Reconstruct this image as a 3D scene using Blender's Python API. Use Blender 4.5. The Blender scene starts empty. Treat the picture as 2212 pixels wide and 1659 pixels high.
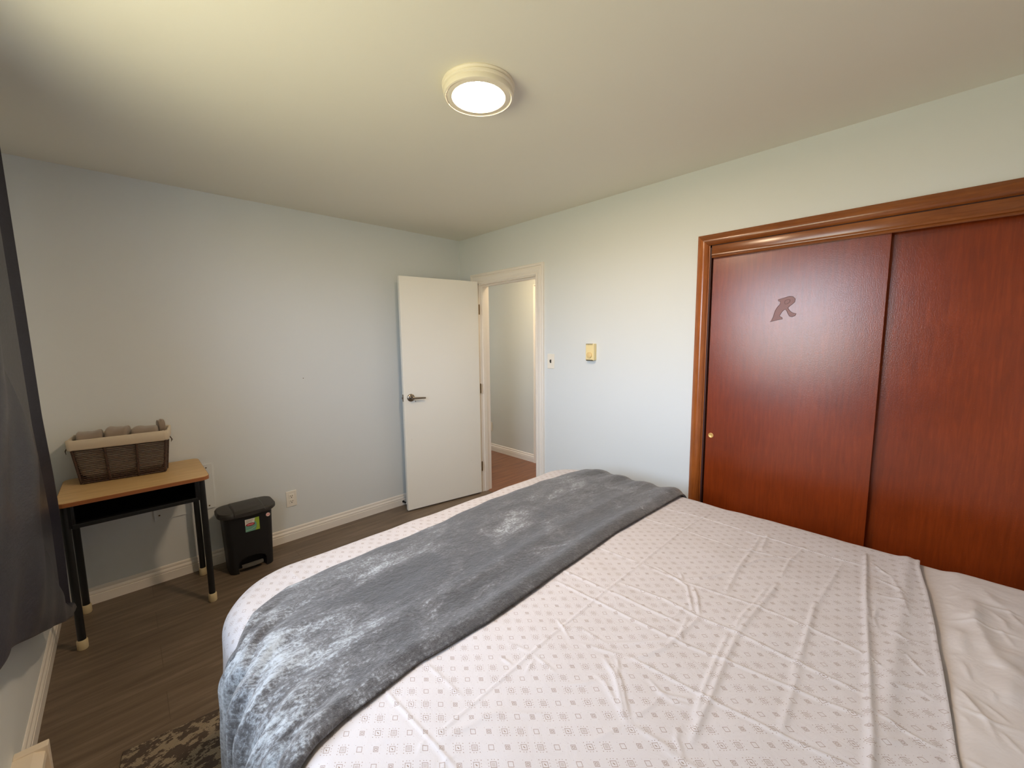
import bpy, bmesh, math, random
import numpy as np
from mathutils import Vector, Matrix

random.seed(7)
S = bpy.context.scene
COL = S.collection

# ------------------------------------------------------------------ camera
cam_data = bpy.data.cameras.new('camera')
cam = bpy.data.objects.new('camera', cam_data)
COL.objects.link(cam)
YAW, PITCH, ROLL = 0.7654, 0.1125, -0.0108
F = Vector((math.sin(YAW)*math.cos(PITCH), math.cos(YAW)*math.cos(PITCH), -math.sin(PITCH)))
R0 = Vector((math.cos(YAW), -math.sin(YAW), 0)); U0 = R0.cross(F)
Rv = R0*math.cos(ROLL)+U0*math.sin(ROLL); Uv = -R0*math.sin(ROLL)+U0*math.cos(ROLL)
cam.matrix_world = Matrix(((Rv.x, Uv.x, -F.x, -2.4602), (Rv.y, Uv.y, -F.y, -3.2769), (Rv.z, Uv.z, -F.z, 1.5024), (0, 0, 0, 1)))
cam_data.sensor_width = 36.0
cam_data.lens = 877.6/2212*36.0
cam_data.clip_start = 0.01
S.camera = cam

# ------------------------------------------------------------------ view, world, daylight
S.view_settings.view_transform = 'Standard'
S.view_settings.look = 'None'
S.view_settings.gamma = 1.0
S.view_settings.use_curve_mapping = False
S.view_settings.exposure = 1.70
S.cycles.use_denoising = True
S.cycles.sample_clamp_indirect = 6.0
S.cycles.max_bounces = 10
S.cycles.diffuse_bounces = 7
S.cycles.caustics_reflective = False
S.cycles.caustics_refractive = False

SKY = (0.76, 0.92, 1.14); SKY_S = 5.9          # overcast sky seen through the window
GROUND = (0.97, 0.90, 0.56); GROUND_S = 2.7     # sunlit lawn below the horizon
LAMP = (1.0, 0.74, 0.50); LAMP_S = 84.0        # ceiling lamp diffuser
HALL_LAMP = (1.0, 0.78, 0.50); HALL_S = 20.0
HALL_DAY = (0.90, 0.92, 1.0); HALL_DAY_W = 9.0

world = bpy.data.worlds.new('outdoor_sky'); S.world = world
world.use_nodes = True
wn = world.node_tree; wn.nodes.clear()
wo = wn.nodes.new('ShaderNodeOutputWorld'); bg = wn.nodes.new('ShaderNodeBackground')
tc = wn.nodes.new('ShaderNodeTexCoord'); sx = wn.nodes.new('ShaderNodeSeparateXYZ')
rp = wn.nodes.new('ShaderNodeValToRGB')
mr = wn.nodes.new('ShaderNodeMapRange'); mr.inputs[1].default_value = -1; mr.inputs[2].default_value = 1
wn.links.new(tc.outputs['Generated'], sx.inputs[0]); wn.links.new(sx.outputs['Z'], mr.inputs[0])
wn.links.new(mr.outputs[0], rp.inputs[0])
rp.color_ramp.elements[0].position = 0.0; rp.color_ramp.elements[0].color = (*[c*GROUND_S*0.9 for c in GROUND], 1)
rp.color_ramp.elements[1].position = 0.475; rp.color_ramp.elements[1].color = (*[c*GROUND_S for c in GROUND], 1)
e = rp.color_ramp.elements.new(0.525); e.color = (*[c*SKY_S for c in SKY], 1)
e = rp.color_ramp.elements.new(1.0); e.color = (*[c*SKY_S*0.85 for c in SKY], 1)
wn.links.new(rp.outputs[0], bg.inputs[0]); bg.inputs[1].default_value = 1.0
wn.links.new(bg.outputs[0], wo.inputs[0])

# room: corner of north and east wall at the origin, west wall at x=-2.81, south wall at y=-3.85
XW, YS, H = -2.825, -3.85, 2.44
WY0, WY1, WZ0, WZ1 = -2.72, -1.54, 1.05, 2.18      # window opening in the west wall

def area(name, loc, rot, sx_, sy_, power, color, portal=False):
    l = bpy.data.lights.new(name, 'AREA'); l.shape = 'RECTANGLE'; l.size = sx_; l.size_y = sy_
    l.energy = power; l.color = color
    if portal: l.cycles.is_portal = True
    o = bpy.data.objects.new(name, l); COL.objects.link(o); o.location = loc; o.rotation_euler = rot
    return o
area('window_portal', (XW-0.27, (WY0+WY1)/2, (WZ0+WZ1)/2), (0, -math.pi/2, 0), WZ1-WZ0, WY1-WY0, 1, (1, 1, 1), portal=True)

# ------------------------------------------------------------------ helpers
def s2l(c):
    return tuple(((v/255)/12.92 if v/255 <= 0.04045 else (((v/255)+0.055)/1.055)**2.4) for v in c)

def mat(name, rgb, rough=0.6, metal=0.0, spec=0.5, sheen=0.0, coat=0.0, emis=None, emis_s=0.0):
    m = bpy.data.materials.new(name); m.use_nodes = True
    b = m.node_tree.nodes['Principled BSDF']
    b.inputs['Base Color'].default_value = (*s2l(rgb), 1)
    b.inputs['Roughness'].default_value = rough
    b.inputs['Metallic'].default_value = metal
    b.inputs['Specular IOR Level'].default_value = spec
    b.inputs['Sheen Weight'].default_value = sheen
    b.inputs['Coat Weight'].default_value = coat
    if emis:
        b.inputs['Emission Color'].default_value = (*emis, 1); b.inputs['Emission Strength'].default_value = emis_s
    return m

class NT:
    """small helper to write node graphs as expressions"""
    def __init__(self, m):
        self.m = m; self.t = m.node_tree; self.n = self.t.nodes; self.b = self.n['Principled BSDF']
    def put(self, sock, v):
        if v is None: return
        if hasattr(v, 'is_linked'): self.t.links.new(v, sock)
        else:
            try: sock.default_value = v
            except Exception: sock.default_value = (*v, 1)
    def math(self, op, a, b=None, c=None, clamp=False):
        n = self.n.new('ShaderNodeMath'); n.operation = op; n.use_clamp = clamp
        for s, v in zip(n.inputs, (a, b, c)): self.put(s, v)
        return n.outputs[0]
    def coord(self, kind='Object', scale=(1, 1, 1), rot=(0, 0, 0)):
        t = self.n.new('ShaderNodeTexCoord'); mp = self.n.new('ShaderNodeMapping')
        mp.inputs['Scale'].default_value = scale; mp.inputs['Rotation'].default_value = rot
        self.t.links.new(t.outputs[kind], mp.inputs[0]); return mp.outputs[0]
    def noise(self, vec, scale, detail=4, rough=0.5, dist=0.0):
        n = self.n.new('ShaderNodeTexNoise'); self.put(n.inputs['Vector'], vec)
        n.inputs['Scale'].default_value = scale; n.inputs['Detail'].default_value = detail
        n.inputs['Roughness'].default_value = rough; n.inputs['Distortion'].default_value = dist
        return n.outputs['Fac']
    def ramp(self, fac, stops):
        n = self.n.new('ShaderNodeValToRGB'); self.put(n.inputs[0], fac)
        el = n.color_ramp.elements
        el[0].position, el[0].color = stops[0][0], (*stops[0][1], 1)
        el[1].position, el[1].color = stops[-1][0], (*stops[-1][1], 1)
        for p, c in stops[1:-1]:
            x = el.new(p); x.color = (*c, 1)
        return n.outputs[0]
    def mix(self, fac, a, b):
        n = self.n.new('ShaderNodeMix'); n.data_type = 'RGBA'
        self.put(n.inputs[0], fac); self.put(n.inputs[6], a); self.put(n.inputs[7], b)
        return n.outputs[2]
    def bump(self, h, strength=0.3, dist=0.002):
        n = self.n.new('ShaderNodeBump'); n.inputs['Strength'].default_value = strength
        n.inputs['Distance'].default_value = dist; self.put(n.inputs['Height'], h)
        if self.b.inputs['Normal'].is_linked:
            self.t.links.new(self.b.inputs['Normal'].links[0].from_socket, n.inputs['Normal'])
        self.t.links.new(n.outputs[0], self.b.inputs['Normal'])
    def color(self, c): self.put(self.b.inputs['Base Color'], c)
    def rough(self, r): self.put(self.b.inputs['Roughness'], r)

# materials -----------------------------------------------------------
def wall_paint(name, rgb, rough=0.55, bump=0.25):
    m = mat(name, rgb, rough, spec=0.35); N = NT(m)
    v = N.coord()
    f = N.noise(v, 1.3, 3)
    N.color(N.mix(N.math('MULTIPLY', f, 0.5), s2l(rgb), s2l([c*0.97 for c in rgb])))
    N.bump(N.noise(v, 260, 3), bump, 0.0006)
    N.bump(N.noise(v, 14, 2), 0.08, 0.003)
    return m
M = {}
M['wall'] = wall_paint('pale_blue_grey_paint', (221, 225, 226))
M['hallwall'] = wall_paint('hall_wall_paint', (212, 214, 210))
M['ceiling'] = wall_paint('ceiling_paint', (234, 231, 219), 0.8, 0.15)
M['trim'] = mat('white_gloss_trim_paint', (236, 230, 222), 0.35); N = NT(M['trim']); N.bump(N.noise(N.coord(scale=(1, 1, 1)), 60, 2), 0.1, 0.0006)
M['door'] = mat('door_eggshell_paint', (242, 240, 232), 0.38); N = NT(M['door']); v = N.coord()
N.bump(N.noise(v, 180, 3), 0.2, 0.0006)
sp = N.noise(v, 26, 2); N.color(N.mix(N.math('MULTIPLY', N.math('GREATER_THAN', sp, 0.80), 0.5), s2l((242, 240, 232)), s2l((168, 150, 126))))
M['white_plastic'] = mat('white_plastic', (236, 230, 218), 0.35)
M['cream_plastic'] = mat('aged_cream_plastic', (238, 219, 165), 0.4)
M['cream_dial'] = mat('cream_dial', (226, 198, 140), 0.4)
M['dark_slot'] = mat('dark_slot', (30, 26, 24), 0.6)
M['black_toggle'] = mat('black_toggle', (30, 28, 28), 0.4)
M['nickel'] = mat('brushed_nickel', (150, 140, 128), 0.28, metal=1.0)
M['brass'] = mat('brass', (236, 190, 112), 0.35, metal=0.35)
M['old_brass'] = mat('dull_brass', (110, 84, 48), 0.4, metal=1.0)
M['lamp_body'] = mat('lamp_white_enamel', (232, 224, 206), 0.45)
M['lamp_glow'] = mat('lamp_diffuser', (255, 250, 240), 0.5, emis=LAMP, emis_s=LAMP_S)
M['black_metal'] = mat('black_painted_metal', (17, 18, 20), 0.42)
M['black_plastic'] = mat('black_plastic', (19, 19, 22), 0.5)
M['lid_plastic'] = mat('dark_grey_lid_plastic', (52, 49, 46), 0.48); N = NT(M['lid_plastic']); N.bump(N.noise(N.coord(), 400, 2), 0.4, 0.0006)
M['grey_plastic'] = mat('grey_pedal', (96, 92, 86), 0.5)
M['foot_cap'] = mat('ivory_rubber', (206, 190, 152), 0.6)
M['white_enamel'] = mat('heater_white_enamel', (232, 218, 198), 0.4)

m = mat('maple_laminate', (186, 146, 98), 0.42); N = NT(m); v = N.coord(scale=(1.5, 14, 1.5)); f = N.noise(v, 5, 6, 0.6)
N.color(N.ramp(f, [(0.3, s2l((190, 156, 106))), (0.7, s2l((214, 180, 128)))])); M['laminate'] = m
m = mat('brown_edge_banding', (150, 92, 52), 0.45); M['edge'] = m

def varnished(name, c1, c2, c3, rough, axis, bumpy):
    m = mat(name, c1, rough, spec=0.6); N = NT(m)
    sc = {'z': (16, 16, 1.3), 'y': (14, 1.2, 14)}[axis]
    v = N.coord(scale=sc); f = N.noise(v, 5, 8, 0.6, 0.6); g = N.noise(N.coord(), 2.2, 4, 0.6)
    mixf = N.math('ADD', N.math('MULTIPLY', f, 0.45), N.math('MULTIPLY', g, 0.55))
    N.color(N.ramp(mixf, [(0.32, s2l(c1)), (0.5, s2l(c2)), (0.68, s2l(c3))]))
    if bumpy:
        fib = N.noise(N.coord(scale=(60, 60, 9)), 6, 4, 0.6)
        grit = N.noise(N.coord(), 210, 3, 0.6)
        N.bump(fib, 0.22, 0.0006); N.bump(grit, 0.45, 0.0006)
        N.rough(N.math('ADD', N.math('MULTIPLY', grit, 0.20), rough-0.13))
    else:
        N.bump(N.noise(N.coord(scale=sc), 8, 4), 0.15, 0.0005)
    return m
M['closet_door'] = varnished('red_brown_varnished_plywood', (110, 42, 9), (128, 50, 12), (146, 60, 17), 0.26, 'z', True)
M['closet_trim'] = varnished('orange_brown_varnished_wood', (128, 66, 24), (156, 86, 36), (176, 104, 50), 0.22, 'z', False)
M['closet_trim_h'] = varnished('orange_brown_header_wood', (104, 54, 20), (130, 72, 30), (150, 90, 44), 0.22, 'y', False)
M['closet_dark'] = mat('closet_dark_wood', (60, 22, 10), 0.6)  # darker wood lining the closet opening
M['letter'] = mat('letter_scar_varnish', (118, 46, 18), 0.36, spec=0.48)
M['letter_line'] = mat('letter_outline', (70, 26, 14), 0.75, spec=0.2)

def planks(name, c1, c2, c3, length, width, axis, rough):
    m = mat(name, c1, rough); N = NT(m)
    v = N.coord(rot=(0, 0, 0 if axis == 'x' else math.pi/2))
    br = N.n.new('ShaderNodeTexBrick'); N.put(br.inputs['Vector'], v)
    br.inputs['Scale'].default_value = 1; br.inputs['Brick Width'].default_value = length; br.inputs['Row Height'].default_value = width
    br.inputs['Mortar Size'].default_value = 0.0012; br.inputs['Mortar Smooth'].default_value = 0.3; br.offset = 0.37
    br.inputs['Color1'].default_value = (0.42, 0.42, 0.42, 1); br.inputs['Color2'].default_value = (0.58, 0.58, 0.58, 1); br.inputs['Mortar'].default_value = (0, 0, 0, 1)
    gv = N.coord(scale=(0.9, 11, 1) if axis == 'x' else (11, 0.9, 1))
    f = N.noise(gv, 3.0, 8, 0.62, 0.4)
    h = N.math('ADD', N.math('MULTIPLY', f, 0.8), N.math('MULTIPLY', br.outputs['Color'], 0.2))
    c = N.ramp(h, [(0.34, s2l(c1)), (0.5, s2l(c2)), (0.66, s2l(c3))])
    N.color(N.mix(br.outputs['Fac'], c, s2l([x*0.98 for x in c1])))
    N.bump(N.math('ADD', N.math('MULTIPLY', br.outputs['Fac'], -0.3), N.math('MULTIPLY', f, 0.15)), 0.3, 0.0008)
    return m
M['floor'] = planks('grey_brown_vinyl_planks', (90, 76, 62), (106, 91, 76), (124, 109, 93), 1.22, 0.18, 'x', 0.42)
M['hallfloor'] = planks('reddish_brown_laminate', (102, 62, 40), (128, 82, 54), (146, 98, 66), 1.2, 0.13, 'x', 0.35)

def wicker():
    m = mat('dark_brown_twine', (58, 40, 30), 0.75); N = NT(m); f = N.noise(N.coord(), 160, 3)
    N.color(N.ramp(f, [(0.35, s2l((40, 26, 20))), (0.65, s2l((84, 60, 46)))])); N.bump(f, 0.6, 0.001); return m
M['wicker'] = wicker()
def cloth(name, rgb, scale=900, rough=0.85, sheen=0.2, var=0.9):
    m = mat(name, rgb, rough, sheen=sheen, spec=0.2); N = NT(m)
    f = N.noise(N.coord(), 6, 3); N.color(N.mix(f, s2l(rgb), s2l([c*var for c in rgb])))
    N.bump(N.noise(N.coord(), scale, 2), 0.4, 0.0008); return m
M['liner'] = cloth('cream_canvas_liner', (214, 200, 178))
M['towel'] = cloth('taupe_towel', (150, 134, 120), 350, sheen=0.4)
M['mattress'] = cloth('mattress_fabric', (225, 222, 218))
M['bin_logo_white'] = mat('sticker_white', (225, 222, 212), 0.4)
M['st_green'] = mat('sticker_lime', (150, 175, 60), 0.4)
M['st_teal'] = mat('sticker_teal', (108, 158, 140), 0.4)
M['st_teal_light'] = mat('sticker_pale_teal', (150, 190, 168), 0.4)
M['st_red'] = mat('sticker_red', (190, 50, 66), 0.4)
M['st_darkred'] = mat('sticker_dark_red', (105, 20, 30), 0.4)
M['st_grey'] = mat('sticker_grey_print', (150, 146, 138), 0.5)
M['st_pink'] = mat('sticker_pale_pink', (232, 196, 188), 0.4)

# curtain: satin charcoal
m = mat('charcoal_satin', (40, 36, 42), 0.40, spec=0.35, sheen=0.04); N = NT(m); v = N.coord(scale=(1, 1, 1))
N.b.inputs['Sheen Roughness'].default_value = 0.4
N.color(N.mix(N.noise(v, 3, 3), s2l((27, 26, 36)), s2l((40, 38, 50))))
N.bump(N.noise(N.coord(scale=(1, 4, 14)), 5, 5, 0.6), 0.35, 0.004); N.bump(N.noise(v, 700, 2), 0.2, 0.0006)
M['curtain'] = m
M['stitch'] = mat('curtain_stitching', (110, 104, 110), 0.6)
M['rod'] = mat('curtain_rod_metal', (60, 56, 52), 0.35, metal=0.8)

# plush throw: nap brushed in patches
m = mat('grey_plush_fleece', (96, 92, 94), 0.6, spec=0.35, sheen=0.45); N = NT(m)
N.b.inputs['Sheen Roughness'].default_value = 0.5
N.b.inputs['Sheen Tint'].default_value = (1, 1, 1, 1)
v = N.coord('UV'); vs = N.coord('UV', scale=(1, 1.9, 1), rot=(0, 0, 0.25))
big = N.noise(vs, 3.6, 8, 0.70, 0.7); fine = N.noise(v, 110, 5, 0.75); med = N.noise(vs, 22, 7, 0.75, 0.5)
h = N.math('ADD', N.math('ADD', N.math('MULTIPLY', big, 0.44), N.math('MULTIPLY', med, 0.26)), N.math('MULTIPLY', fine, 0.30))
# paler base colour: swept nap patches, and window light painted onto the hanging side
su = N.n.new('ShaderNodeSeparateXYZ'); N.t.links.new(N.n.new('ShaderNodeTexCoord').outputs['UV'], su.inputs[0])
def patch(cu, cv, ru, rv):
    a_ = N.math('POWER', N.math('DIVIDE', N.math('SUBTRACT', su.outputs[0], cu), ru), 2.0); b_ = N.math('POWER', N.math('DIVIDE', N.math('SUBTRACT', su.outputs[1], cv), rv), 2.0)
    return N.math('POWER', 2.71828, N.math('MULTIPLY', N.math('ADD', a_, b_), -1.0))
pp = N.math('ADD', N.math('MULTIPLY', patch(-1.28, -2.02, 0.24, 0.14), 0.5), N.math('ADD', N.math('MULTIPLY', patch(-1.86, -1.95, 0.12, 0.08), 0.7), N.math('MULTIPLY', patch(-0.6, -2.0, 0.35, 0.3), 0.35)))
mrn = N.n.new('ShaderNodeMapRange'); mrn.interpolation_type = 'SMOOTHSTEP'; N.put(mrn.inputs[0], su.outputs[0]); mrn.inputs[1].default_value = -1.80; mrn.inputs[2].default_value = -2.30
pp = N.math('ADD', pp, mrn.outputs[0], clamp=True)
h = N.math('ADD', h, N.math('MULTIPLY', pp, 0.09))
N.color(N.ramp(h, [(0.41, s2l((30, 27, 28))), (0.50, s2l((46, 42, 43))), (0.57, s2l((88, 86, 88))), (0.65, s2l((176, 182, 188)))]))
N.bump(fine, 0.7, 0.005); N.bump(med, 0.6, 0.010)
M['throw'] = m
# printed sheet: lattice of small squares in four kinds, running diagonally to the bed
def printed():
    m = mat('printed_cotton', (228, 216, 212), 0.8, spec=0.25, sheen=0.15); N = NT(m)
    t = N.n.new('ShaderNodeTexCoord'); s = N.n.new('ShaderNodeSeparateXYZ'); N.t.links.new(t.outputs['UV'], s.inputs[0])
    X, Y = s.outputs[0], s.outputs[1]
    wob = N.noise(t.outputs['UV'], 1.6, 2)
    # lattice a=(.0235,-.0225) b=(.018,.028) anchored on a motif at (-2.057,-2.634) at z=.65
    a = (0.0244, -0.0234); b = (0.0187, 0.0291); det = a[0]*b[1]-a[1]*b[0]; ox, oy = -2.073, -2.664
    dx = N.math('SUBTRACT', X, ox); dy = N.math('SUBTRACT', Y, oy)
    u = N.math('SUBTRACT', N.math('MULTIPLY', dx, b[1]/det), N.math('MULTIPLY', dy, b[0]/det))
    w = N.math('SUBTRACT', N.math('MULTIPLY', dy, a[0]/det), N.math('MULTIPLY', dx, a[1]/det))
    iu = N.math('FLOOR', N.math('ADD', u, 0.5)); iw = N.math('FLOOR', N.math('ADD', w, 0.5))
    fu = N.math('ABSOLUTE', N.math('SUBTRACT', u, iu)); fw = N.math('ABSOLUTE', N.math('SUBTRACT', w, iw))
    q = N.math('MAXIMUM', fu, fw)
    k = N.math('FLOORED_MODULO', N.math('ADD', iu, iw), 4.0)
    def is_k(v): return N.math('COMPARE', k, v, 0.3)
    def ring(lo, hi): return N.math('MULTIPLY', N.math('GREATER_THAN', q, lo), N.math('LESS_THAN', q, hi))
    def dot(cu, cw, r):
        d2 = N.math('ADD', N.math('POWER', N.math('SUBTRACT', fu, cu), 2.0), N.math('POWER', N.math('SUBTRACT', fw, cw), 2.0))
        return N.math('LESS_THAN', d2, r*r)
    plain = ring(0.135, 0.165)
    conc = N.math('MAXIMUM', ring(0.120, 0.150), ring(0.045, 0.080))
    corner = dot(0.30, 0.27, 0.028)
    side = N.math('MAXIMUM', dot(0.29, 0.08, 0.024), dot(0.08, 0.29, 0.024))
    su = N.math('SUBTRACT', u, iu); sw = N.math('SUBTRACT', w, iw)
    leaf = N.math('LESS_THAN', N.math('ADD', N.math('POWER', N.math('MULTIPLY', N.math('SUBTRACT', su, sw), 0.55), 2.0), N.math('POWER', N.math('MULTIPLY', N.math('ADD', su, sw), 1.3), 2.0)), 0.0042)
    hat = N.math('MULTIPLY', N.math('LESS_THAN', q, 0.105), N.math('GREATER_THAN', N.math('SINE', N.math('MULTIPLY', N.math('ADD', u, w), 80.0)), 0.35))
    frame = ring(0.150, 0.180)
    k2 = N.math('MAXIMUM', N.math('MAXIMUM', frame, leaf), N.math('MAXIMUM', corner, side))
    k3 = N.math('MAXIMUM', N.math('MAXIMUM', frame, hat), N.math('MAXIMUM', corner, side))
    k0 = N.math('MAXIMUM', plain, dot(0.26, 0.24, 0.016)); k1 = N.math('MAXIMUM', conc, dot(0.26, 0.24, 0.018))
    ink = N.math('ADD', N.math('ADD', N.math('MULTIPLY', is_k(0.0), k0), N.math('MULTIPLY', is_k(1.0), k1)),
                 N.math('ADD', N.math('MULTIPLY', is_k(2.0), k2), N.math('MULTIPLY', is_k(3.0), k3)), clamp=True)
    N.color(N.mix(N.math('MULTIPLY', ink, 0.9), s2l((193, 188, 190)), s2l((132, 112, 97))))
    N.bump(N.noise(N.coord(), 16, 6, 0.65, 0.8), 0.34, 0.006)
    N.bump(N.noise(N.coord(), 900, 2), 0.15, 0.0004)
    return m
M['printed'] = printed()
m = mat('plain_cotton', (196, 189, 187), 0.78, spec=0.3, sheen=0.15); N = NT(m)
N.bump(N.noise(N.coord(), 9, 4, 0.6, 0.6), 0.4, 0.012); M['plain'] = m

def rugmat():
    m = mat('patterned_rug', (96, 84, 74), 0.95, spec=0.1); N = NT(m)
    v = N.coord(); a = N.n.new('ShaderNodeTexVoronoi'); a.distance = 'CHEBYCHEV'; N.put(a.inputs['Vector'], N.coord(scale=(9, 14, 1)))
    a.inputs['Scale'].default_value = 1.3; a.feature = 'F1'
    blot = N.noise(N.coord(scale=(1, 1.5, 1)), 26, 5, 0.7, 0.1)
    stripe = N.math('SINE', N.math('MULTIPLY', N.math('ADD', sep(N, v, 1), N.math('MULTIPLY', N.noise(v, 30, 1), 0.004)), 900.0))
    f = N.math('ADD', blot, N.math('MULTIPLY', a.outputs['Distance'], 0.22))
    on = N.math('GREATER_THAN', f, 0.60)
    rib = N.math('MULTIPLY', on, N.math('ADD', N.math('MULTIPLY', stripe, 0.35), 0.65), clamp=True)
    N.color(N.mix(rib, s2l((80, 70, 63)), s2l((158, 144, 122))))
    N.bump(stripe, 0.4, 0.002); return m
def sep(N, v, i):
    s = N.n.new('ShaderNodeSeparateXYZ'); N.t.links.new(v, s.inputs[0]); return s.outputs[i]
M['rug'] = rugmat()

# clear glass that lets daylight through
gm = bpy.data.materials.new('window_glass'); gm.use_nodes = True; gt = gm.node_tree; gt.nodes.clear()
go = gt.nodes.new('ShaderNodeOutputMaterial'); gx = gt.nodes.new('ShaderNodeMixShader'); gtr = gt.nodes.new('ShaderNodeBsdfTransparent')
ggl = gt.nodes.new('ShaderNodeBsdfGlossy'); ggl.inputs['Roughness'].default_value = 0.02; fr = gt.nodes.new('ShaderNodeFresnel'); fr.inputs[0].default_value = 1.45
ggm = gt.nodes.new('ShaderNodeNewGeometry'); gmm = gt.nodes.new('ShaderNodeMath'); gmm.operation = 'SUBTRACT'; gmm.use_clamp = True   # reflect on the outer faces only
gt.links.new(fr.outputs[0], gmm.inputs[0]); gt.links.new(ggm.outputs['Backfacing'], gmm.inputs[1]); gt.links.new(gmm.outputs[0], gx.inputs[0]); gt.links.new(gtr.outputs[0], gx.inputs[1]); gt.links.new(ggl.outputs[0], gx.inputs[2]); gt.links.new(gx.outputs[0], go.inputs[0])
M['glass'] = gm

# ------------------------------------------------------------------ mesh helpers
class MB:
    """collects geometry; build() links it as ONE mesh object"""
    def __init__(self): self.v = []; self.f = []; self.mi = []; self.mats = []
    def _m(self, m):
        if m not in self.mats: self.mats.append(m)
        return self.mats.index(m)
    def add(self, vs, fs, m=None):
        o = len(self.v); self.v += [tuple(x) for x in vs]; k = self._m(m)
        for f in fs: self.f.append(tuple(i+o for i in f)); self.mi.append(k)
        return self
    def box(self, x0, x1, y0, y1, z0, z1, m=None, bev=0.0, T=None):
        x0, x1 = min(x0, x1), max(x0, x1); y0, y1 = min(y0, y1), max(y0, y1); z0, z1 = min(z0, z1), max(z0, z1)
        bm = bmesh.new(); bmesh.ops.create_cube(bm, size=1)
        for v in bm.verts: v.co = Vector(((x0+x1)/2+v.co.x*(x1-x0), (y0+y1)/2+v.co.y*(y1-y0), (z0+z1)/2+v.co.z*(z1-z0)))
        if bev > 0: bmesh.ops.bevel(bm, geom=bm.edges[:], offset=bev, segments=3, affect='EDGES', profile=0.5, clamp_overlap=True)
        return self.bm(bm, m, T)
    def bm(self, bm, m=None, T=None):
        bm.verts.index_update()
        vs = [(T @ v.co if T else v.co.copy()) for v in bm.verts]
        self.add(vs, [[v.index for v in f.verts] for f in bm.faces], m); bm.free(); return self
    def lathe(self, prof, c=(0, 0, 0), n=48, m=None, T=None):
        """profile [(r,z)] turned about z"""
        vs = []; fs = []
        for r, z in prof:
            for i in range(n):
                a = 2*math.pi*i/n; p = Vector((c[0]+r*math.cos(a), c[1]+r*math.sin(a), c[2]+z)); vs.append(T @ p if T else p)
        for j in range(len(prof)-1):
            for i in range(n):
                fs.append((j*n+i, j*n+(i+1) % n, (j+1)*n+(i+1) % n, (j+1)*n+i))
        fs.append(tuple(reversed(range(n)))); fs.append(tuple((len(prof)-1)*n+i for i in range(n)))
        return self.add(vs, fs, m)
    def tube(self, pts, r, n=10, m=None, closed=False, flat=None):
        pts = [Vector(p) for p in pts]; N_ = len(pts); vs = []; fs = []
        up = Vector((0, 0, 1)); prev = None
        for i, p in enumerate(pts):
            a = pts[(i-1) % N_] if (closed or i > 0) else p; b = pts[(i+1) % N_] if (closed or i < N_-1) else p
            d = (b-a).normalized()
            if prev is None:
                x = d.cross(up)
                if x.length < 1e-3: x = d.cross(Vector((1, 0, 0)))
                x.normalize()
            else:
                x = (prev - d*prev.dot(d)).normalized()
            prev = x; y = d.cross(x); rr = r[i] if isinstance(r, (list, tuple)) else r
            for k in range(n):
                t = 2*math.pi*k/n; vs.append(p + x*rr*math.cos(t) + y*rr*math.sin(t))
        for i in range(N_ if closed else N_-1):
            for k in range(n):
                j = (i+1) % N_; fs.append((i*n+k, i*n+(k+1) % n, j*n+(k+1) % n, j*n+k))
        if not closed: fs.append(tuple(reversed(range(n)))); fs.append(tuple((N_-1)*n+k for k in range(n)))
        return self.add(vs, fs, m)
    def prism(self, poly, z0, z1, m=None, T=None):
        n = len(poly); vs = [Vector((x, y, z0)) for x, y in poly]+[Vector((x, y, z1)) for x, y in poly]
        if T: vs = [T @ v for v in vs]
        return self.add(vs, [tuple(reversed(range(n))), tuple(range(n, 2*n))]+[(i, (i+1) % n, n+(i+1) % n, n+i) for i in range(n)], m)
    def build(self, name, m=None, parent=None, smooth=False, angle=None):
        me = bpy.data.meshes.new(name); me.from_pydata(self.v, [], self.f)
        if m is not None and not any(x for x in self.mats): me.materials.append(m)
        else:
            for x in self.mats: me.materials.append(x or m)
            me.polygons.foreach_set('material_index', self.mi)
        bm = bmesh.new(); bm.from_mesh(me); bmesh.ops.recalc_face_normals(bm, faces=bm.faces[:]); bm.to_mesh(me); bm.free()
        me.update(); o = bpy.data.objects.new(name, me); COL.objects.link(o)
        if parent: o.parent = parent
        if parent: place_in_parent(o, parent)
        if smooth: me.shade_smooth()
        elif angle is not None:
            me.shade_smooth(); me.set_sharp_from_angle(angle=math.radians(angle))
        return o
def place_in_parent(o, parent):
    """geometry is written in world coordinates; shift it so it stays put under its parent"""
    inv = world_of(parent).inverted(); o.data.transform(inv)
def world_of(o):
    mtx = Matrix.LocRotScale(o.location, o.rotation_euler, o.scale)
    return world_of(o.parent) @ mtx if o.parent else mtx
def parent_loc(o): return world_of(o).translation
def tag(o, label=None, cat=None, group=None, kind=None):
    if label: o['label'] = label
    if cat: o['category'] = cat
    if group: o['group'] = group
    if kind: o['kind'] = kind
    return o
def thing(name, label, cat, loc=(0, 0, 0), group=None, kind=None):
    o = bpy.data.objects.new(name, None); COL.objects.link(o); o.location = loc; o.empty_display_size = 0.05
    return tag(o, label, cat, group, kind)
def struct(name, mb, m, label=None, cat=None, **k):
    return tag(mb.build(name, m, **k), label, cat, kind='structure')

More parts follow.
